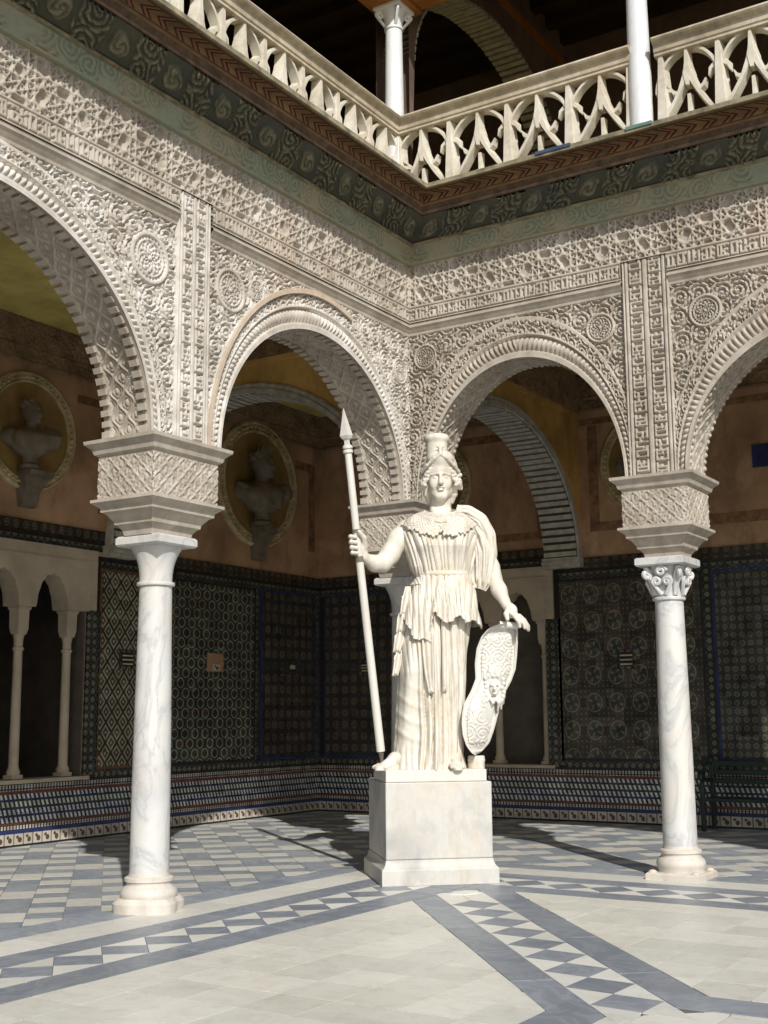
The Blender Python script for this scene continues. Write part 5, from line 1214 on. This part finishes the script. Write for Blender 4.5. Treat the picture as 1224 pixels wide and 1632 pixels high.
Fs = np.stack([per, per+nt2*nu2, nx_+nt2*nu2, nx_], 1)
o = sobj('shield_plate', np.concatenate([Vf, Vb]), np.concatenate([Ff, Fb, Fs]), shield, MT['spear'])
f = Field((.60, -.55, 1.58), (1.0, -.10, 2.14), .0075); gy = -.172
f.ell((.79, gy, 1.86), (.062, .048, .085), .02); f.cap((.79, gy-.04, 1.885), (.79, gy-.07, 1.845), .012, .016, .01); f.ell((.79, gy-.05, 1.80), (.03, .02, .012), .008)
for s_ in (-1, 1): f.ell((.79+s_*.03, gy-.05, 1.885), (.018, .014, .010), .006)
for k in range(22):
    a = 2*PI*k/22; r0 = .075; r1 = .125+.05*math.sin(k*2.3)*math.cos(k*5.1); f.chain([(.79+r0*math.cos(a), gy+.01, 1.86+r0*1.15*math.sin(a)), (.79+(r0+r1)/2*math.cos(a+.25), gy-.02, 1.86+(r0+r1)/2*1.5*math.sin(a+.25)), (.79+r1*.9*math.cos(a+.1), gy+.02, 1.86+r1*1.7*math.sin(a+.1))], [.017, .017, .010], .012)
V, F = f.mesh(); sobj('gorgon_relief', V, F, shield, MT['spear'])
mb = MB(); a_ = loc(.86, -.14, 2.50); b_ = loc(1.05, -.12, 2.485); mb.tube([tuple(a_), tuple(b_)], .035, 14); mb.build('rolled_top', MT['spear'], shield, True)

# ------------------------------------------------------------------ busts in the roundels
def bust(P, s, turn, label, crown, drape, hturn=.75):
    """P: base point on the corbel; sculpted head, neck, cut chest on a small socle; faces out of the wall (+x) turned by turn"""
    f = Field((-.62, -.62, -.02), (.62, .62, 1.24), .015); g_ = lambda x, y, z: (x, y, z)
    # local frame: faces -y
    f.ell((0, -.01, .40), (.34, .20, .25), .05); f.ell((-.33, .02, .47), (.15, .15, .16), .06); f.ell((.33, .02, .47), (.15, .15, .16), .06)
    for q in (-1, 1): f.ell((q*.15, -.15, .42), (.14, .07, .11), .05); f.cap((q*.42, 0, .05), (q*.42, 0, .22), .17, .12, .06, 's')
    f.cap((0, 0, .08), (0, 0, .20), .12, .12, .04); f.cap((0, .03, .55), (0, -.01, .78), .115, .10, .05)
    ch, sh = math.cos(hturn), math.sin(hturn); h_ = lambda x, y, z: (x*ch-y*sh, x*sh+y*ch, z)
    f.ell(h_(0, .0, .90), (.148, .178, .185), .03, rz=hturn); f.ell(h_(0, -.055, .83), (.12, .135, .15), .03, rz=hturn); f.cap(h_(0, -.172, .89), h_(0, -.198, .825), .016, .026, .02); f.ell(h_(0, -.145, .715), (.045, .04, .035), .03)
    for q in (-1, 1): f.ell(h_(q*.048, -.180, .895), (.035, .032, .024), .015, 's'); f.cap(h_(q*.085, -.125, .93), h_(q*.015, -.162, .93), .014, .014, .01)
    f.ell(h_(0, -.155, .765), (.04, .02, .014), .01, rz=hturn)
    for k in range(30):
        a = -.6+k*.42; zz_ = .94+.11*((k*7) % 13)/13; f.ell(h_(.135*math.cos(a), .03+.14*math.sin(a)*(1 if math.sin(a) > -.3 else .75), zz_+(.03 if math.sin(a) < -.2 else 0)), (.042, .042, .035), .01)
    if drape:
        for k in range(7): f.chain([(-.40+.03*k, -.08, .58-.015*k), (-.1+.03*k, -.2, .40-.03*k+.02), (.2, -.19, .36-.02*k), (.40-.01*k, -.06, .56)], [.026]*4, .012)
    else:
        for k in range(5): f.chain([(.22+.05*k, -.05, .64-.01*k), (.24+.05*k, -.17, .48), (.22+.04*k, -.12, .30)], [.03, .03, .02], .012)
        f.cap((-.2, -.14, .5), (.05, -.16, .48), .06, .06, .06)
    if crown:
        for k in range(9): a = PI+PI*(k+.5)/9*1.0; f.cap(h_(.13*math.cos(a), .02+.13*math.sin(a), 1.03), h_(.17*math.cos(a), .02+.19*math.sin(a), 1.15), .03, .008, .01)
        f.chain([h_(-.13, .02, 1.03), h_(0, -.12, 1.04), h_(.13, .02, 1.03)], [.025]*3, .01)
    V, F = f.mesh(); a = PI/2+turn; ca, sa = math.cos(a), math.sin(a); V2 = np.stack([V[:, 0]*ca-V[:, 1]*sa, V[:, 0]*sa+V[:, 1]*ca, V[:, 2]], 1)*s+np.array(P)
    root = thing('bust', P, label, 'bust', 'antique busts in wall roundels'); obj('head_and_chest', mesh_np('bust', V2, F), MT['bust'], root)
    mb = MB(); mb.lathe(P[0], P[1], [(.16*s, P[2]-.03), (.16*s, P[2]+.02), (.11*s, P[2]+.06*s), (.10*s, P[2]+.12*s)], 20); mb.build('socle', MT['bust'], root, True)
bust((XL+.20, -1.12, 4.80), .82, -.55, 'stone bust turned sideways in the leftmost gilt roundel', False, False)
bust((XL+.24, 3.68, 4.66), 1.10, -.55, 'crowned draped bust in the gilt roundel between the left columns', True, True)
bust((.85, YR-.30, 4.80), .92, -PI/2, 'stone bust in the gilt roundel behind the right column', False, True)
bust((-3.05, YR-.30, 4.76), .92, -PI/2, 'stone bust in the gilt roundel behind the statue\'s helmet', False, False)
